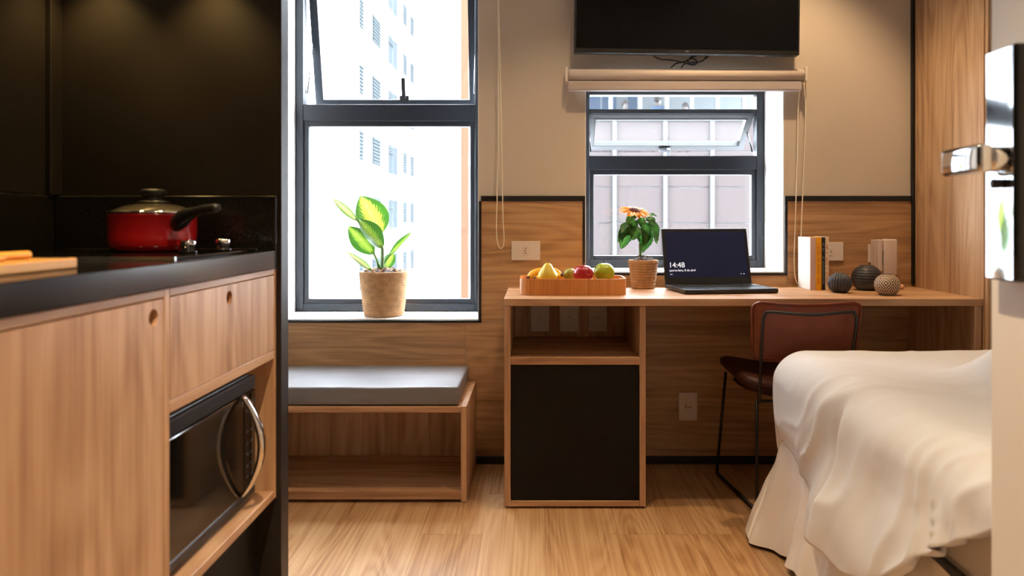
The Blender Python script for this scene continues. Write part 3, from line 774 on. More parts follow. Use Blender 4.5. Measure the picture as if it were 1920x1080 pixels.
fr = [(.778, 2.60, .395), (.772, 2.575, .42), (.766, 2.545, .50), (.764, 2.525, .60), (.764, 2.508, .69), (.770, 2.504, .715), (.79, 2.500, .722), (.92, 2.484, .715), (1.05, 2.500, .722), (1.07, 2.504, .715), (1.078, 2.508, .69), (1.074, 2.525, .60), (1.068, 2.545, .50), (1.062, 2.575, .42), (1.056, 2.60, .395)]
tube('back_frame', 'black_trim', fr, .0055, t, 8)
for s, xs in ((0, (.776, .745)), (1, (1.058, 1.09))):
    xn, xf_ = xs; xb = (.745 if s == 0 else 1.09)
    tube('leg', 'black_trim', [(xn, 2.62, .40), (xn, 2.62, .014)], .006, t, 8, raw=True)
    tube('leg', 'black_trim', [(xn-(.02 if s == 0 else -.02), 2.97, .425), (xb-(.012 if s == 0 else -.012), 3.02, .014)], .006, t, 8, raw=True)
    tube('sled_rail', 'black_trim', [(xn, 2.62, .0075), (xb-(.012 if s == 0 else -.012), 3.02, .0075)], .007, t, 8, raw=True)
tube('crossbar', 'black_trim', [(.776, 2.615, .395), (1.058, 2.615, .395)], .006, t, 8, raw=True)

# ------------------------------------------------------------------ laptop
lp = thing('laptop', 'open black laptop showing a dark lock screen on the desk', 'laptop', (.560, 2.80, DZ), math.radians(8))
LW, LD = .372, .245
box('base', 'laptop_black', 0, LW, 0, LD, .002, .019, lp, bevel=.004, seg=2)
kb = box('keyboard_deck', 'laptop_black', .018, LW-.018, .10, LD-.025, .019, .0196, lp, bevel=0)
for r_ in range(5):
    for k in range(14):
        box('key', 'laptop_key', .022+k*.0236, .022+k*.0236+.020, .105+r_*.0226, .105+r_*.0226+.019, .0196, .0212, kb, bevel=0)
box('touchpad', 'laptop_key', .13, .24, .02, .085, .0191, .0197, lp, bevel=0)
for xx in (.03, LW-.03):
    for yy in (.03, LD-.03): lathe('foot', 'black_plastic', [(.007, 0), (.007, .0022)], (xx, yy, .0002), lp, 10)
ld = bpy.data.objects.new('lid', None); C.objects.link(ld)
bm = bmesh.new(); ab(bm, 0, LW, 0, .007, 0, .235); bev(bm, .003, 2)
bpy.data.objects.remove(ld)
ld = mesh('lid', bm, 'laptop_black', lp); ld.location = (0, LD-.006, .018); ld.rotation_euler = (math.radians(-14), 0, 0)
sc = box('screen', 'laptop_screen', .014, LW-.014, -.0012, -.0002, .030, .222, ld, bevel=0)
rx = (math.pi/2, 0, 0)
text('clock_text', '14:48', .031, 'screen_text', sc, (.020, -.0016, .070), rx)
text('date_text', 'quarta-feira, 8 de abril', .0125, 'screen_text', sc, (.021, -.0016, .054), rx)
boxes('icon', 'screen_text', [(.024, .029, -.0018, -.0013, .040, .043), (.031, .034, -.0018, -.0013, .041, .0425)], sc)
boxes('icon', 'screen_text', [(.326, .330, -.0018, -.0013, .040, .0425), (.338, .343, -.0018, -.0013, .040, .0425)], sc)
box('logo', 'laptop_key', .018, .035, -.0008, -.0002, .014, .017, ld, bevel=0)
boxes('hinge', 'black_plastic', [(.03, .07, LD-.012, LD+.004, .010, .022), (LW-.07, LW-.03, LD-.012, LD+.004, .010, .022)], lp)

# ------------------------------------------------------------------ fruit tray
t = thing('fruit_tray', 'oval bentwood tray holding fruit on the desk', 'tray', (.14, 2.88, DZ))
def stadium(x0, x1, y0, y1, r, n=10):
    pts = []
    for (cx_, cy_, a0) in ((x1-r, y1-r, 0), (x0+r, y1-r, 90), (x0+r, y0+r, 180), (x1-r, y0+r, 270)):
        for i in range(n+1):
            a = math.radians(a0+90*i/n); pts.append((cx_+r*math.cos(a), cy_+r*math.sin(a)))
    return pts
tx0, tx1, ty0, ty1 = -.061, .341, 2.777, 2.99
bm = bmesh.new(); O = stadium(tx0, tx1, ty0, ty1, .05); I = stadium(tx0+.007, tx1-.007, ty0+.007, ty1-.007, .043); n = len(O)
R_ = [[bm.verts.new((*p, z)) for p in L] for L, z in ((O, DZ+.001), (O, DZ+.061), (I, DZ+.061), (I, DZ+.001))]
for k in range(4):
    a, b_ = R_[k], R_[(k+1) % 4]
    for i in range(n): bm.faces.new((a[i], a[(i+1) % n], b_[(i+1) % n], b_[i]))
mesh('rim', bm, 'tray_wood', t)
bm = bmesh.new(); I2 = stadium(tx0+.0073, tx1-.0073, ty0+.0073, ty1-.0073, .043)
bm.faces.new([bm.verts.new((*p, DZ+.002)) for p in I2]); r = bmesh.ops.extrude_face_region(bm, geom=list(bm.faces))
for v in r['geom']:
    if isinstance(v, bmesh.types.BMVert): v.co.z += .036
mesh('base', bm, 'tray_wood', t)
Z0 = DZ+.0382
def fruit(name, mat, prof, c, label, cat, tilt=(0, 0, 0), stem=True, stemz=None):
    t = thing(name, label, cat, c)
    lathe('flesh', mat, prof, c, t, 32)
    if stem:
        z = stemz if stemz is not None else prof[-1][1]
        tube('stem', 'brown_tip', [Vector(c)+Vector(v) for v in ((0, 0, z-.004), (.001, 0, z+.006), (.004, .001, z+.014))], .0014, t, 6)
    return t
def sphere_prof(r, sq=.93, dim=.12, n=18):
    out = []
    for i in range(n+1):
        a = -math.pi/2+math.pi*i/n; rr = r*math.cos(a)*(1+.05*math.sin(a)); z = r*sq*math.sin(a)
        if i > n*.8: z -= r*dim*((i-n*.8)/(n*.2))**2
        if i < n*.15: z += r*dim*.6*((n*.15-i)/(n*.15))
        out.append((max(rr, 0), z+r*sq))
    return out
fruit('pear', 'pear', [(0, .002), (.018, 0), (.031, .008), (.038, .024), (.037, .036), (.029, .050), (.020, .062), (.016, .070), (.010, .077), (0, .079)], (P(1027, 0, 2.85).x, 2.85, Z0), 'yellow pear standing in the fruit tray', 'pear')
fruit('red_apple', 'red_apple', sphere_prof(.0385), (P(1094, 0, 2.86).x, 2.86, Z0), 'red apple in the fruit tray', 'apple')
fruit('green_apple', 'green_apple', sphere_prof(.040, .97), (P(1131, 0, 2.895).x+.004, 2.895, Z0), 'green apple at the right end of the fruit tray', 'apple')
def banana(pts, rmax, label, name='banana'):
    t = thing(name, label, 'banana', pts[0])
    L = catmull(pts, 8); bm = bmesh.new()
    atube(bm, L, lambda s: rmax*(.35+.65*min(1, math.sin(math.pi*min(max(s, .02), .98))**.5*1.05)), 10); mesh('peel', bm, 'banana', t, True)
    for p, q in ((L[0], L[1]), (L[-1], L[-2])):
        bm = bmesh.new(); d = (p-q).normalized(); atube(bm, [p-d*.003, p+d*.010], rmax*.42, 8); mesh('tip', bm, 'brown_tip', t, True)
banana([Vector((-.028, 2.925, Z0+.018)), Vector((-.008, 2.945, Z0+.032)), Vector((.03, 2.955, Z0+.040)), Vector((.068, 2.950, Z0+.040)), Vector((.095, 2.935, Z0+.030))], .0165, 'banana lying behind the pear in the fruit tray')
banana([Vector((.00, 2.915, Z0+.0155)), Vector((.04, 2.918, Z0+.016)), Vector((.075, 2.905, Z0+.022)), Vector((.098, 2.88, Z0+.030))], .015, 'shorter banana with brown tip between pear and red apple')
fruit('lime', 'lime', sphere_prof(.027, 1.0), (.134, 2.935, Z0), 'dull green fruit behind the red apple in the tray', 'fruit', stem=False)

# ------------------------------------------------------------------ plants
def pot(t, c, rb, rt, h, coils, parent_name='pot'):
    prof = [(0, .001), (rb*.96, .001)]
    n_ = coils*4
    for i in range(n_+1):
        s = i/n_; prof.append((rb+(rt-rb)*s**.85+.0012*math.sin(2*math.pi*i/4), .003+(h-.003)*s))
    prof += [(rt-.004, h+.003), (rt-.008, h), (rt-.010, h-.02), (0, h-.022)]
    o = lathe('pot', 'rope', prof, c, t, 56)
    return o
def soil(t, c, r, z, chips, seed, dome=.008):
    rnd = random.Random(seed)
    bm = bmesh.new(); rings = 8; seg = 36; rows = []
    for j in range(rings+1):
        rr = r*j/rings
        rows.append([bm.verts.new((c[0]+rr*math.cos(2*math.pi*i/seg), c[1]+rr*math.sin(2*math.pi*i/seg), c[2]+z+dome*(1-(j/rings)**2)+.004*noise.noise(Vector((rr*60*math.cos(2*math.pi*i/seg), rr*60*math.sin(2*math.pi*i/seg), seed))))) for i in range(seg)])
    for j in range(rings):
        for i in range(seg): bm.faces.new((rows[j][i], rows[j][(i+1) % seg], rows[j+1][(i+1) % seg], rows[j+1][i]))
    bmesh.ops.remove_doubles(bm, verts=bm.verts, dist=1e-5)
    mesh('soil', bm, 'soil', t, True)
    bm = bmesh.new()
    for k in range(chips):
        b2 = bmesh.new(); s = rnd.uniform(.6, 1.2)
        ab(b2, -.009*s, .009*s, -.004*s, .004*s, -.0015, .0015)
        a = rnd.uniform(0, 6.28); rr = r*math.sqrt(rnd.random())*.93
        M = Matrix.Translation((c[0]+rr*math.cos(a), c[1]+rr*math.sin(a), c[2]+z+dome*(1-(rr/r)**2)+.001+.004*rnd.random())) @ Matrix.Rotation(rnd.uniform(0, 6.28), 4, 'Z') @ Matrix.Rotation(rnd.uniform(-.6, .6), 4, 'X') @ Matrix.Rotation(rnd.uniform(-.5, .5), 4, 'Y')
        bmesh.ops.transform(b2, matrix=M, verts=b2.verts)
        me = bpy.data.meshes.new('tmp'); b2.to_mesh(me); b2.free(); bm.from_mesh(me); bpy.data.meshes.remove(me)
    tag(mesh('bark_mulch', bm, 'bark', t), 'loose bark chips', None, None, 'stuff')
def leaf(name, mat, base_, tip, width, face, parent, cup=.25, droop=.0, shape=.9, jag=0., nu=10, nv=18, twist=0., wave=0.):
    """a leaf blade from base to tip, its upper side turned towards `face`"""
    base_, tip, face = Vector(base_), Vector(tip), Vector(face)
    L = (tip-base_).length; ax = (tip-base_).normalized()
    nrm = (face-ax*face.dot(ax)).normalized(); side = ax.cross(nrm)
    bm = bmesh.new(); uvl = bm.loops.layers.uv.new('UVMap'); rows = []
    for j in range(nv+1):
        s = j/nv
        wd = width*.5*(math.sin(math.pi*s**shape)**.75 if 0 < s < 1 else 0)+.0004
        if jag: wd *= 1+jag*((j % 3)-1)
        row = []
        tw = twist*(s-.3)
        sd = side*math.cos(tw)+nrm*math.sin(tw); nn = nrm*math.cos(tw)-side*math.sin(tw)
        for i in range(nu+1):
            q = 2*i/nu-1
            p = base_+ax*L*s+sd*wd*q+nn*(cup*wd*q*q+wave*math.sin(9*s+3*q)*width*.06)-nrm*droop*L*s*s+Vector((0, 0, -1))*droop*L*.5*s*s
            row.append(bm.verts.new(p))
        rows.append(row)
    for j in range(nv):
        for i in range(nu):
            f = bm.faces.new((rows[j][i], rows[j][i+1], rows[j+1][i+1], rows[j+1][i]))
            for lpq, (a, b_) in zip(f.loops, ((i, j), (i+1, j), (i+1, j+1), (i, j+1))): lpq[uvl].uv = (a/nu, b_/nv)
    return mesh(name, bm, mat, parent, True, recalc=False)
pc = Vector((P(720, 0, 3.285).x, 3.285, .6115))
t = thing('potted_dumb_cane', 'leafy variegated plant in a jute pot on the window sill', 'plant', pc)
pot(t, pc, .086, .108, .192, 17)
soil(t, pc, .100, .189, 80, 3, .016)
root = pc+Vector((-.003, -.01, .175))
def Q(px, py, Y=3.27): return P(px, py, Y)
specs = [  # base px, tip px, depths, width, facing, material, shape, cup
    ((716, 438), (676, 366), 3.30, 3.33, .142, (.35, -1, .15), 'dumb_cane_leaf', .85, .15),
    ((672, 416), (624, 371), 3.26, 3.22, .034, (-.5, -.6, .6), 'pale_leaf', 1.0, .5),
    ((718, 466), (672, 409), 3.22, 3.19, .092, (.55, -.75, .5), 'dark_leaf', .9, .35),
    ((702, 477), (653, 424), 3.25, 3.24, .088, (-.3, -1, .35), 'dark_leaf', .95, .25),
    ((728, 482), (772, 433), 3.27, 3.25, .036, (-.6, -.7, .2), 'dark_leaf', .9, .4),
    ((698, 508), (650, 471), 3.24, 3.20, .026, (-.4, -.6, .6), 'pale_leaf', .9, .5),
    ((722, 505), (738, 472), 3.34, 3.37, .052, (.2, -1, .2), 'dark_leaf', .9, .2),
]
for (bp, tp, y0, y1, wd, fc, mt, sh, cu_) in specs:
    B, T = P(*bp, y0), P(*tp, y1)
    lf = leaf('leaf', mt, B, T, wd, fc, t, cu_, .02, sh, wave=.5)
    ax = (T-B).normalized()
    m0 = root+Vector((random.uniform(-.012, .012), random.uniform(-.01, .01), 0))
    tube('petiole', 'stem_green', [m0, m0.lerp(B, .55)+Vector((0, 0, .012)), B, B+ax*.02], lambda s: .0062-.0034*s, lf, 8)
# sunflower
pc = Vector((P(1206, 0, 3.07).x, 3.07, DZ+.0005))
t = thing('potted_sunflower', 'single orange sunflower in a small jute pot on the desk', 'plant', pc)
pot(t, pc, .046, .0625, .114, 10)
soil(t, pc, .054, .107, 14, 8, .022)
FC = P(1190, 396, 3.05); base_ = P(1203, 492, 3.07)
tube('stem', 'stem_green', [base_, P(1200, 460, 3.07), P(1204, 430, 3.065), P(1197, 405, 3.055), FC-Vector((0, 0, .004))], lambda s: .0055-.002*s, t, 10)
tube('root_twig', 'soil', [P(1203, 480, 3.065), P(1212, 487, 3.05), P(1219, 495, 3.045)], .002, t, 6)
tube('root_twig', 'soil', [P(1202, 481, 3.065), P(1194, 489, 3.05), P(1188, 496, 3.045)], .002, t, 6)
fw = bpy.data.objects.new('flower', None)
tilt = Matrix.Translation(FC) @ Matrix.Rotation(math.radians(9), 4, 'Y') @ Matrix.Rotation(math.radians(20), 4, 'X')
bm = bmesh.new(); alathe(bm, [(0, -.004), (.022, -.003), (.026, .002), (.024, .007), (.0, .009)], (0, 0, 0), 28)
bmesh.ops.transform(bm, matrix=tilt, verts=bm.verts); fl_ = mesh('flower_head', bm, 'disk_ring', t, True)
bm = bmesh.new(); alathe(bm, [(.016, .0085), (.014, .0105), (0, .0115)], (0, 0, 0), 24)
bmesh.ops.transform(bm, matrix=tilt, verts=bm.verts); mesh('flower_centre', bm, 'disk', fl_, True)
for ring_, n_, r0, L0, dz in ((0, 16, .019, .047, .003), (1, 16, .018, .045, -.001)):
    for k in range(n_):
        a = 2*math.pi*(k+.5*ring_)/n_+random.uniform(-.08, .08); L = L0*random.uniform(.88, 1.1)
        d = Vector((math.cos(a), math.sin(a), 0))
        B = tilt @ (d*r0+Vector((0, 0, dz))); T = tilt @ (d*(r0+L)+Vector((0, 0, dz+random.uniform(-.008, .004))))
        leaf('petal', 'petal', B, T, .020, (tilt.to_3x3() @ Vector((0, 0, 1))), fl_, .3, .05, .8, nu=4, nv=6)
sl = [((1183, 420), (1164, 465), .062, (-.2, -1, .3)), ((1180, 425), (1158, 452), .045, (-.5, -.8, .3)), ((1196, 425), (1186, 449), .05, (0, -1, .4)),
      ((1205, 432), (1207, 462), .058, (.1, -1, .3)), ((1215, 428), (1206, 473), .056, (.5, -1, .1)), ((1218, 412), (1236, 449), .046, (.5, -.8, .5)),
      ((1214, 404), (1232, 404), .030, (0, -.4, 1)), ((1193, 404), (1172, 418), .040, (-.3, -.6, .8)), ((1212, 408), (1230, 424), .044, (.3, -.7, .7)),
      ((1200, 408), (1206, 428), .034, (.1, -1, .3)), ((1208, 416), (1214, 446), .044, (.2, -1, .2)), ((1190, 412), (1178, 440), .046, (-.2, -1, .2)), ((1222, 424), (1233, 456), .036, (.5, -.8, .2)), ((1178, 418), (1163, 436), .036, (-.5, -.7, .5))]
for k, (bp, tp, wd, fc) in enumerate(sl):
    yy = 3.035+.02*math.sin(k*2.3)
    B, T = P(*bp, yy), P(*tp, yy-.015)
    lf = leaf('leaf', 'sunflower_leaf', B, T, wd, fc, t, .35, .06, .7, jag=.06, wave=1.)
    st = P(1201, min(455, bp[1]+14), 3.066)
    tube('petiole', 'stem_green', [st, st.lerp(B, .6)+Vector((0, 0, .008)), B, B.lerp(T, .2)], .0017, lf, 6)

# ------------------------------------------------------------------ books, vases, bead
xb = 1.098
books = [('book_mauve', .022, .212, 'mauve-spined book with white cover, leftmost on the desk', None),
         ('book_yellow', .0225, .212, 'yellow-spined book between the mauve and black books', 'ink_orange'),
         ('book_black', .0145, .212, 'thin black-spined book between yellow and cream books', 'sash_grey'),
         ('book_cream', .0135, .213, 'cream book with red lettering, rightmost of the row', 'ink_red')]
for k, (mt, th, hgt, lab, ink) in enumerate(books):
    y0, y1 = 2.985, 3.125
    t = thing('book', lab, 'book', (xb+th/2, 3.05, DZ), 0, 'books standing on the desk')
    cov = 'paper' if k == 0 else mt
    box('cover', cov, xb, xb+.0022, y0+.001, y1, DZ+.0005, DZ+hgt, t, bevel=.0004)
    box('cover', mt, xb+th-.0022, xb+th-.0002, y0+.001, y1, DZ+.0005, DZ+hgt, t, bevel=.0004)
    sp = box('spine', mt, xb, xb+th-.0002, y0-.0012, y0+.0009, DZ+.0005, DZ+hgt, t, bevel=.0008)
    box('pages', 'paper', xb+.0023, xb+th-.0024, y0+.001, y1-.004, DZ+.003, DZ+hgt-.003, t, bevel=0)
    if ink:
        bm = bmesh.new(); rnd = random.Random(k); z = DZ+hgt*.12; end = DZ+hgt*.88; cxm = xb+th/2
        while z < end:
            h_ = rnd.uniform(.003, .006); w_ = th*rnd.uniform(.18, .32)
            if rnd.random() < .82: ab(bm, cxm-w_, cxm-w_+.0016, y0-.0016, y0-.0011, z, z+h_); ab(bm, cxm-w_, cxm+w_, y0-.0016, y0-.0011, z, z+.0014)
            z += h_+.002
        mesh('spine_print', bm, ink, sp)
    xb += th+.0006
def ball(name, mat, c, r, h, label, **kw):
    prof = [(0, .0008)]; n = kw.pop('n', 22); groove = kw.pop('groove', 0)
    a0, a1 = math.radians(-58), math.radians(66)
    zz = lambda a: (math.sin(a)-math.sin(a0))/(math.sin(a1)-math.sin(a0))*h
    for i in range(n+1):
        a = a0+(a1-a0)*i/n; rr = r*math.cos(a)
        if groove and .25 < i/n < .95: rr *= 1-groove*(i % 3 == 0)
        prof.append((rr, .0008+zz(a)))
    re = prof[-1][0]
    prof += [(re*.85, h-.001), (re*.8, h-.008), (re*.9, h*.6), (0, h*.5)]
    t = thing(name, label, 'vase', c)
    lathe('body', mat, prof, c, t, kw.pop('seg', 72), **kw)
    lathe('mouth_rim', mat if mat != 'vase_diamond' else 'vase_dark', [(re*.80, h-.002), (re*.98, h-.0005), (re*.98, h+.002), (re*.84, h+.002)], c, t, 36)
    return t
ball('round_vase', 'vase_dark', (P(1574.5, 0, 2.885).x, 2.885, DZ), .0445, .074, 'small dark round vase with vertical ribs, beside the books', ribs=24, amp=.13, seg=192)
ball('round_vase', 'vase_dark', (P(1625, 0, 2.99).x, 2.99, DZ), .060, .098, 'largest dark round vase with horizontal grooves', n=33, groove=.06)
ball('round_vase', 'vase_diamond', (P(1663.5, 0, 2.79).x, 2.79, DZ), .0455, .077, 'small round vase with a black and cream diamond pattern', uv=True)
t = thing('wooden_bead', 'tiny peach bead on the desk by the wardrobe', 'bead', (P(1690, 0, 3.02).x, 3.02, DZ))
lathe('bead_body', 'bead', [(0, 0), (.006, .001), (.0105, .006), (.0115, .0105), (.010, .015), (.006, .0195), (.002, .0205), (0, .0205)], t.location, t, 20)
box('bead_tab', 'bead', t.location.x-.026, t.location.x-.009, 3.017, 3.023, DZ+.008, DZ+.0125, t, bevel=.001)

# ------------------------------------------------------------------ bed
bd = thing('bed', 'wide bed with rumpled white duvet and pleated valance', 'bed', (1.75, 1.80, 0))
BX0, BX1, BY0, BY1 = .80, 2.72, 1.17, 2.44
box('bed_base', 'mattress_cloth', BX0+.02, BX1, BY0+.02, BY1-.02, .03, .33, bd, bevel=.01)
box('mattress', 'mattress_cloth', BX0+.025, BX1, BY0+.03, BY1-.03, .331, .560, bd, bevel=.03, seg=3)
def ss(a, b_, x_):
    q = max(0, min(1, (x_-a)/(b_-a))); return q*q*(3-2*q)
def hang(Y):                                        # how far the duvet hangs down over the foot end
    pts = [(1.05, .13), (1.25, .16), (1.45, .30), (1.62, .44), (1.78, .49), (1.95, .46), (2.2, .38), (2.5, .33)]
    for (a, p), (b_, q) in zip(pts, pts[1:]):
        if Y <= b_: return p+(q-p)*max(0, (Y-a)/(b_-a))
    return pts[-1][1]
R0 = .105; ZB = .618
def duvet(s, tt):
    """s: distance along the bed from the head end, tt: across; s over the foot edge hangs down"""
    ex, ey0, ey1 = BX0+.06, BY0+.06, BY1-.09
    ox = max(0, ex-s); oy = 0; sg = 0
    if tt > ey1: oy, sg = tt-ey1, 1
    if tt < ey0: oy, sg = ey0-tt, -1
    o_ = math.hypot(ox, oy); bx, by_ = max(s, ex), min(max(tt, ey0), ey1)
    if o_ > 0:
        dx, dy = -ox/o_, sg*oy/o_
        if o_ < R0*math.pi/2: hz, dp = R0*math.sin(o_/R0), R0*(1-math.cos(o_/R0))
        else:
            e = o_-R0*math.pi/2; hz, dp = R0+.008*math.sin(e*9)-.04*e, R0+e
    else: dx = dy = hz = dp = 0
    p = Vector((bx+dx*hz, by_+dy*hz, ZB-dp))
    # rumples: a few long folds fan out from the bunched corner at the head end
    fx, fy = s-1.75, tt-1.15; an = math.atan2(fy, -fx); rad = math.hypot(fx, fy)
    nz = noise.noise(Vector((s*1.9, tt*1.9, 1.))); n2 = noise.noise(Vector((s*5, tt*5, 4.)))
    ridge = lambda v: 1-abs(v)
    f1 = ridge(noise.noise(Vector((an*4.2+.5*nz, rad*.55, 2.))))**3
    f2 = ridge(noise.noise(Vector((an*9+.7*n2+.4*nz, rad*1.1, 7.))))**4
    env = .5+.5*noise.noise(Vector((s*1.6+9, tt*1.6, 3.)))
    am = .010+.020*ss(.02, .35, o_)
    bump_ = am*.9*(f1-.55)+am*1.7*env*(f2-.4)+.012*nz+.006*n2+.004*env*noise.noise(Vector((an*30, rad*3, 5.)))
    # one sharp crease running down the foot end
    cr = tt-(1.90+.22*(o_-.25)); bump_ -= .016*ss(.06, .2, o_)*math.exp(-(cr/.018)**2); bump_ += .014*ss(.06, .2, o_)*math.exp(-((cr+.05)/.035)**2)
    if tt > 2.05: bump_ *= .3+.7*(1-ss(2.05, 2.3, tt))
    nrm = Vector((dx*min(1, o_/.1), dy*min(1, o_/.1), 1-min(.9, o_/.16))).normalized()
    hump = .18*ss(1.03, 1.27, s+.10*(tt-1.8))*ss(1.2, 1.5, tt)*(1-ss(1.80, 2.08, tt))
    fin = ss(.0, .12, o_)
    p += nrm*bump_; p.z += hump
    # soft swell low on the hanging part
    p.x -= .045*ss(.22, .45, ox)*(1-ss(1.95, 2.2, tt))
    p.x += .03*ss(.28, .36, ox)*ss(2.0, 2.3, tt)
    p.z = max(p.z, .06)
    return p
NS, NT = 150, 150
bm = bmesh.new(); top, bot = [], []
for j in range(NT+1):
    tt = BY0-.12+(BY1+.19-(BY0-.12))*j/NT
    row = []
    for i in range(NS+1):
        e = i/NS; smin = BX0+.06-hang(tt); s = 2.25+(smin-2.25)*e**.75
        row.append(bm.verts.new(duvet(s, tt)))
    top.append(row)
for j in range(NT):
    for i in range(NS): bm.faces.new((top[j][i], top[j][i+1], top[j+1][i+1], top[j+1][i]))
o = mesh('duvet', bm, 'bedding', bd, True)
sm_ = o.modifiers.new('thickness', 'SOLIDIFY'); sm_.thickness = .022; sm_.offset = -1
# valance with soft pleats around foot, far side and near side
bm = bmesh.new(); rows = []
path = []
for i in range(60): path.append((BX0+.02+1.2*(1-i/60), BY1-.015, 0, 1))
for i in range(13):
    a = math.pi/2*i/12; path.append((BX0+.04-.04*math.sin(a), BY1-.055+.04*math.cos(a), -math.sin(a), math.cos(a)))
for i in range(150): path.append((BX0, BY1-.055-(BY1-BY0-.08)*i/150, -1, 0))
for i in range(13):
    a = math.pi/2*i/12; path.append((BX0+.04-.04*math.cos(a), BY0+.055-.04*math.sin(a), -math.cos(a), -math.sin(a)))
L = 0; pp = None
for (x_, y_, nx, ny) in path:
    if pp: L += math.hypot(x_-pp[0], y_-pp[1])
    pp = (x_, y_); row = []
    for j in range(17):
        q = j/16; z = .345-.33*q
        corner = math.exp(-((x_-BX0)**2+(y_-BY1)**2)/.03)
        fl2 = (.050+.068*corner)*q**1.1+(.017*math.sin(L*31+2.2*noise.noise(Vector((L*3, 0, 0))))+.008*math.sin(L*74+1.))*q**.6
        fl2 += .006*noise.noise(Vector((L*12, q*5, 3)))
        row.append(bm.verts.new((x_+nx*fl2, y_+ny*fl2*(1.15 if ny > 0 else .5), z+(.008*math.sin(L*9) if j == 16 else 0)+.004*q)))
    rows.append(row)
for i in range(len(rows)-1):
    for j in range(16): bm.faces.new((rows[i][j], rows[i+1][j], rows[i+1][j+1], rows[i][j+1]))
mesh('valance', bm, 'valance', bd, True)

# ------------------------------------------------------------------ entrance door with digital lock
dr = struct(thing('door_1', None, None, (.733, .73, 0)), 'cream entrance door standing open at the right')
box('door_leaf', 'door_paint', .716, .756, .29, 1.174, .005, 2.1, dr, bevel=.003, seg=2)
lk = bpy.data.objects.new('digital_lock', None)
bm = bmesh.new(); ab(bm, .6865, .7158, 1.068, 1.140, .940, 1.286); bev(bm, .007, 3); lk = mesh('lock_body', bm, 'black_gloss', dr)
bm = bmesh.new(); n = 12; pv = []
for zz in (.944, 1.282):
    for i in range(n+1):
        s = i/n; pv.append(bm.verts.new((.6862-.0004*math.sin(math.pi*s), 1.0735+.063*s, zz)))
for i in range(n): bm.faces.new((pv[i], pv[i+1], pv[n+2+i], pv[n+1+i]))
r = bmesh.ops.extrude_face_region(bm, geom=list(bm.faces))
for v in r['geom']:
    if isinstance(v, bmesh.types.BMVert): v.co.x += .0003
mesh('mirror_plate', bm, 'chrome', lk)
bm = bmesh.new(); atube(bm, [Vector((.684, 1.088, 1.119)), Vector((.650, 1.088, 1.119))], .019, 20); nk = mesh('handle_neck', bm, 'chrome', lk, True)
bm = bmesh.new(); ab(bm, .632, .654, 1.064, 1.168, 1.098, 1.140); bev(bm, .007, 3); mesh('lever', bm, 'chrome', lk, True)
bm = bmesh.new(); atube(bm, [Vector((.684, 1.098, 1.084)), Vector((.672, 1.098, 1.084))], .007, 12); mesh('thumb_turn', bm, 'black_plastic', lk, True)

# ------------------------------------------------------------------ outside
struct(wall_holes('wall_exterior', 'facade_white', 'Y', YW+.3405, .02, -14, 16, -14, 22, [W1, W2]), 'outer face of the building around the studio windows')
XA = -7.7
t = thing('apartment_building', 'white apartment block with louvred windows seen through the plant window', 'building', (XA-3, 33, -14))
cols = [(32.4, 37.1, 1.42, 'pair'), (38.7, 41.7, 1.62, 'plain'), (43.0, 44.7, 1.35, 'louver'), (45.5, 47.3, 1.35, 'louver')]
holes = []
for k in range(-3, 5):
    zt_ = 7.96+2.9*k
    for (y0, y1, h_, kd) in cols: holes.append((y0, y1, zt_-h_, zt_, kd))
wall_holes('wall', 'facade_white', 'X', XA, -.35, 16, 50, -14, 34, [h[:4] for h in holes], t)
box('rear_block', 'facade_white', XA-8, XA-.4, 16, 50, -14, 34, t, bevel=0)
wm = {}
for (y0, y1, z0, z1, kd) in holes:
    key = kd+str(y0)
    if key not in wm:
        hh_ = z1-z0; ww = y1-y0
        def bmk(lst):
            b2 = bmesh.new()
            for q in lst: ab(b2, *q)
            bmesh.ops.recalc_face_normals(b2, faces=b2.faces)
            me = bpy.data.meshes.new('window_piece'); b2.to_mesh(me); b2.free(); return me
        f = .07
        fr_ = bmk([(-.09, -.02, 0, f, 0, hh_), (-.09, -.02, ww-f, ww, 0, hh_), (-.09, -.02, f, ww-f, 0, f), (-.09, -.02, f, ww-f, hh_-f, hh_), (-.09, -.02, ww/2-f/2, ww/2+f/2, f, hh_-f)])
        pn = bmk([(-.08, -.05, f, ww-f, f, hh_-f)])
        lv = []
        spans = {'pair': [(f, .9), (ww*.62, ww-f)], 'plain': [(f, ww*.55)], 'louver': [(f, ww-f)]}[kd]
        nl = 8 if kd != 'plain' else 3
        for (a, b_) in spans:
            for q in range(nl):
                zq = f+(hh_-2*f)*(q+.3)/nl if kd != 'plain' else hh_*.7+hh_*.08*q
                lv.append((-.045, .015, a, b_, zq, zq+.07))
        lvm = bmk(lv)
        if kd == 'pair': cm = bmk([(-.045, -.03, .95, ww*.60, f, hh_-f)])
        else: cm = None
        for me, mt in ((fr_, 'mullion_white'), (pn, 'facade_pane'), (lvm, 'facade_louver'), (cm, 'mullion_white')):
            if me: me.materials.append(MATS[mt])
        wm[key] = (fr_, pn, lvm, cm)
    fr_, pn, lvm, cm = wm[key]
    wo = bpy.data.objects.new('window', fr_); C.objects.link(wo); adopt(wo, t); wo.location = (XA, y0, z0)
    for me, nm in ((pn, 'pane'), (lvm, 'louver'), (cm, 'blind')):
        if me:
            o = bpy.data.objects.new(nm, me); C.objects.link(o); o.parent = wo
t = thing('rear_building', 'white building with an orange corner pier beyond the apartment block', 'building', (-4, 56, -14))
box('wall', 'facade_white', -12, -5.25, 52, 60, -14, 40, t, bevel=0)
box('corner_pier', 'facade_orange', -5.24, -4.72, 51.7, 53, -14, 40, t, bevel=0)
box('wall', 'facade_white', -4.71, 4, 52.6, 60, -14, 40, t, bevel=0)
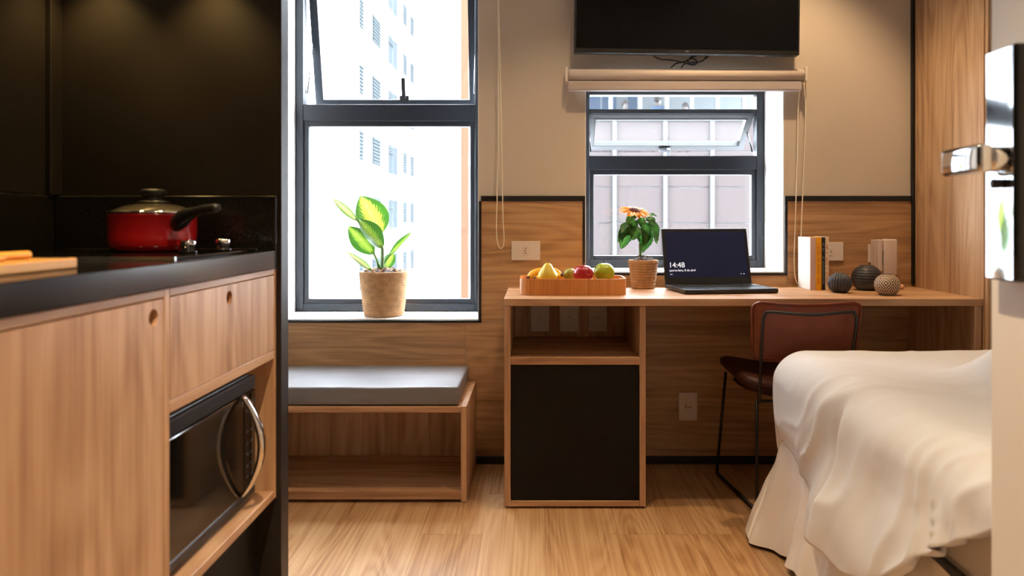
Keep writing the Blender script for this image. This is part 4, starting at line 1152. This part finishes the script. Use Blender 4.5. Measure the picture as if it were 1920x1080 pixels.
for k in range(7): box('window', 'facade_pane', -4.6, -3.4, 52.5, 52.61, -6+3.0*k, -4.2+3.0*k, t, bevel=0)
# office block opposite the desk window
YO = 18.
t = thing('office_building', 'pink panelled office block with a glazed floor opposite the desk window', 'building', (3.5, 20, -14))
def ox(px): return (px-VX)*YO/F
mull = [ox(v) for v in (965, 1058, 1152, 1247, 1335, 1427, 1520, 1612)]
for a, b_ in zip(mull, mull[1:]):
    for (z0, z1) in ((.12, .95), (.97, 1.82), (1.84, 2.68), (2.70, 3.42)):
        box('facade_panel', 'facade_pink', a+.05, b_-.05, YO, YO+.06, z0, z1, t, bevel=.01)
for x_ in mull: box('mullion', 'office_white', x_-.05, x_+.05, YO-.06, YO+.07, .12, 3.42, t, bevel=0)
box('plinth_band', 'office_white', mull[0]-.1, mull[-1]+.1, YO-.15, YO+.1, -.25, .10, t, bevel=0)
box('lower_wall', 'facade_white', mull[0]-.1, mull[-1]+.1, YO-.02, YO+.1, -14, -.26, t, bevel=0)
box('sill_band', 'office_white', mull[0]-.1, mull[-1]+.1, YO-.08, YO+.1, 3.43, 3.56, t, bevel=0)
box('core', 'facade_white', mull[0]-.1, mull[-1]+.1, YO+.12, YO+7, -14, 2.38, t, bevel=0)
box('office_floor', 'office_wall', mull[0]-.1, mull[-1]+.1, YO+.12, YO+7, 2.385, 2.45, t, bevel=0)
box('office_back_wall', 'office_wall', mull[0]-.1, mull[-1]+.1, YO+3.6, YO+3.7, 2.46, 5.3, t, bevel=0)
box('head_band', 'office_white', mull[0]-.1, mull[-1]+.1, YO-.08, YO+.12, 4.75, 6.2, t, bevel=0)
box('office_ceiling', 'office_wall', mull[0]-.1, mull[-1]+.1, YO+.13, YO+7, 5.35, 5.5, t, bevel=0)
ms = [ox(v) for v in (1045, 1095, 1145, 1200, 1250, 1297, 1345, 1395, 1445, 1495)]
for x_ in ms: box('glazing_bar', 'office_white', x_-.05, x_+.05, YO-.03, YO+.06, 3.565, 4.745, t, bevel=0)
for a, b_ in zip(ms, ms[1:]): box('pane', 'office_glass', a+.055, b_-.055, YO+.01, YO+.02, 3.565, 4.745, t, bevel=0)
for a, b_ in ((1108, 1145), (1150, 1180), (1205, 1235)): box('dark_screen', 'slate', ox(a), ox(b_), YO+2.9, YO+3.0, 2.46, 4.6, t, bevel=0)
for k in range(4):
    box('fill_panel', 'office_fill_glow', mull[0]+.8+2.*k, mull[0]+2.2+2.*k, YO+.6, YO+3.2, 5.28, 5.34, t, bevel=0)  # added glowing panels, only there to brighten the dark office interior
def person(px, headtop, hgt, shirt, label, lean=0., turn=0.):
    x_ = ox(px)*1.09; y_ = YO+1.6; zf = 2.455; k = hgt/1.7
    t = thing('person', label, 'person', (x_, y_, zf), turn)
    V_ = [(0, 0, .93), (0, 0, 1.08), (0, 0, 1.28), (0, 0, 1.42), (0, -.01, 1.50), (0, -.02, 1.58), (0, -.02, 1.66),
          (-.10, 0, .88), (-.11, 0, .48), (-.11, .01, .08), (-.11, -.12, .03), (.10, 0, .88), (.11, 0, .48), (.11, .01, .08), (.11, -.12, .03),
          (-.17, 0, 1.40), (-.23, -.02, 1.14), (-.20, -.18, 1.0), (-.17, -.25, .98), (.17, 0, 1.40), (.23, -.02, 1.14), (.20, -.18, 1.0), (.17, -.25, .98)]
    E_ = [(0, 1), (1, 2), (2, 3), (3, 4), (4, 5), (5, 6), (0, 7), (7, 8), (8, 9), (9, 10), (0, 11), (11, 12), (12, 13), (13, 14), (3, 15), (15, 16), (16, 17), (17, 18), (3, 19), (19, 20), (20, 21), (21, 22)]
    RR = [.15, .13, .15, .12, .055, .08, .075, .09, .06, .045, .04, .09, .06, .045, .04, .065, .048, .04, .035, .065, .048, .04, .035]
    me = bpy.data.meshes.new('body'); me.from_pydata([Vector(v)*k+Vector((lean*max(0, v[2]-.9), 0, 0)) for v in V_], E_, [])
    o = bpy.data.objects.new('body', me); C.objects.link(o); o.parent = t
    sk = o.modifiers.new('skin', 'SKIN')
    for i, rr in enumerate(RR): me.skin_vertices[0].data[i].radius = (rr*k, rr*k*.85)
    me.skin_vertices[0].data[0].use_root = True
    sb = o.modifiers.new('smooth', 'SUBSURF'); sb.levels = 2; sb.render_levels = 2
    # skin above the collar and below the cuffs, cloth elsewhere, by height
    m, nt, b = nodes('clothed_'+shirt)
    tc = N(nt, 'ShaderNodeTexCoord'); sp = N(nt, 'ShaderNodeSeparateXYZ'); nt.links.new(tc.outputs['Object'], sp.inputs[0])
    def step(th):
        g = N(nt, 'ShaderNodeMath', operation='GREATER_THAN'); g.inputs[1].default_value = th*k; nt.links.new(sp.outputs[2], g.inputs[0]); return g
    cs = {'blue': (.03, .055, .10), 'white': (.17, .17, .175), 'peach': (.17, .135, .10)}[shirt]
    m1 = N(nt, 'ShaderNodeMix', data_type='RGBA'); m1.inputs[6].default_value = (.02, .025, .04, 1); m1.inputs[7].default_value = (*cs, 1); nt.links.new(step(.92).outputs[0], m1.inputs[0])
    m2 = N(nt, 'ShaderNodeMix', data_type='RGBA'); m2.inputs[7].default_value = (.15, .105, .085, 1); nt.links.new(m1.outputs[2], m2.inputs[6]); nt.links.new(step(1.47).outputs[0], m2.inputs[0])
    nt.links.new(m2.outputs[2], b.inputs['Base Color']); me.materials.append(m)
    hx = lean*.75*1.0
    hb = bmesh.new(); bmesh.ops.create_uvsphere(hb, u_segments=18, v_segments=12, radius=1.)
    bmesh.ops.delete(hb, geom=[v for v in hb.verts if v.co.z < -.1 and v.co.y < .35], context='VERTS')
    bmesh.ops.transform(hb, matrix=Matrix.Translation(Vector((hx, .005, 1.645*k))) @ Matrix.Diagonal((.094*k, .105*k, .105*k, 1)), verts=hb.verts)
    mesh('hair', hb, 'hair', t, True)
person(1168, 180, 1.70, 'peach', 'leftmost person in pale peach top behind the office glazing', .1, .4)
person(1233, 178, 1.82, 'blue', 'person in blue shirt behind the office glazing', 0, 2.6)
person(1282, 188, 1.63, 'white', 'dark-haired person in white shirt behind the office glazing', .05, -.3)
struct(box('floor_street', 'ground', -80, 80, 4.5, 140, -14.3, -14.02, bevel=0), 'street level far below the windows')
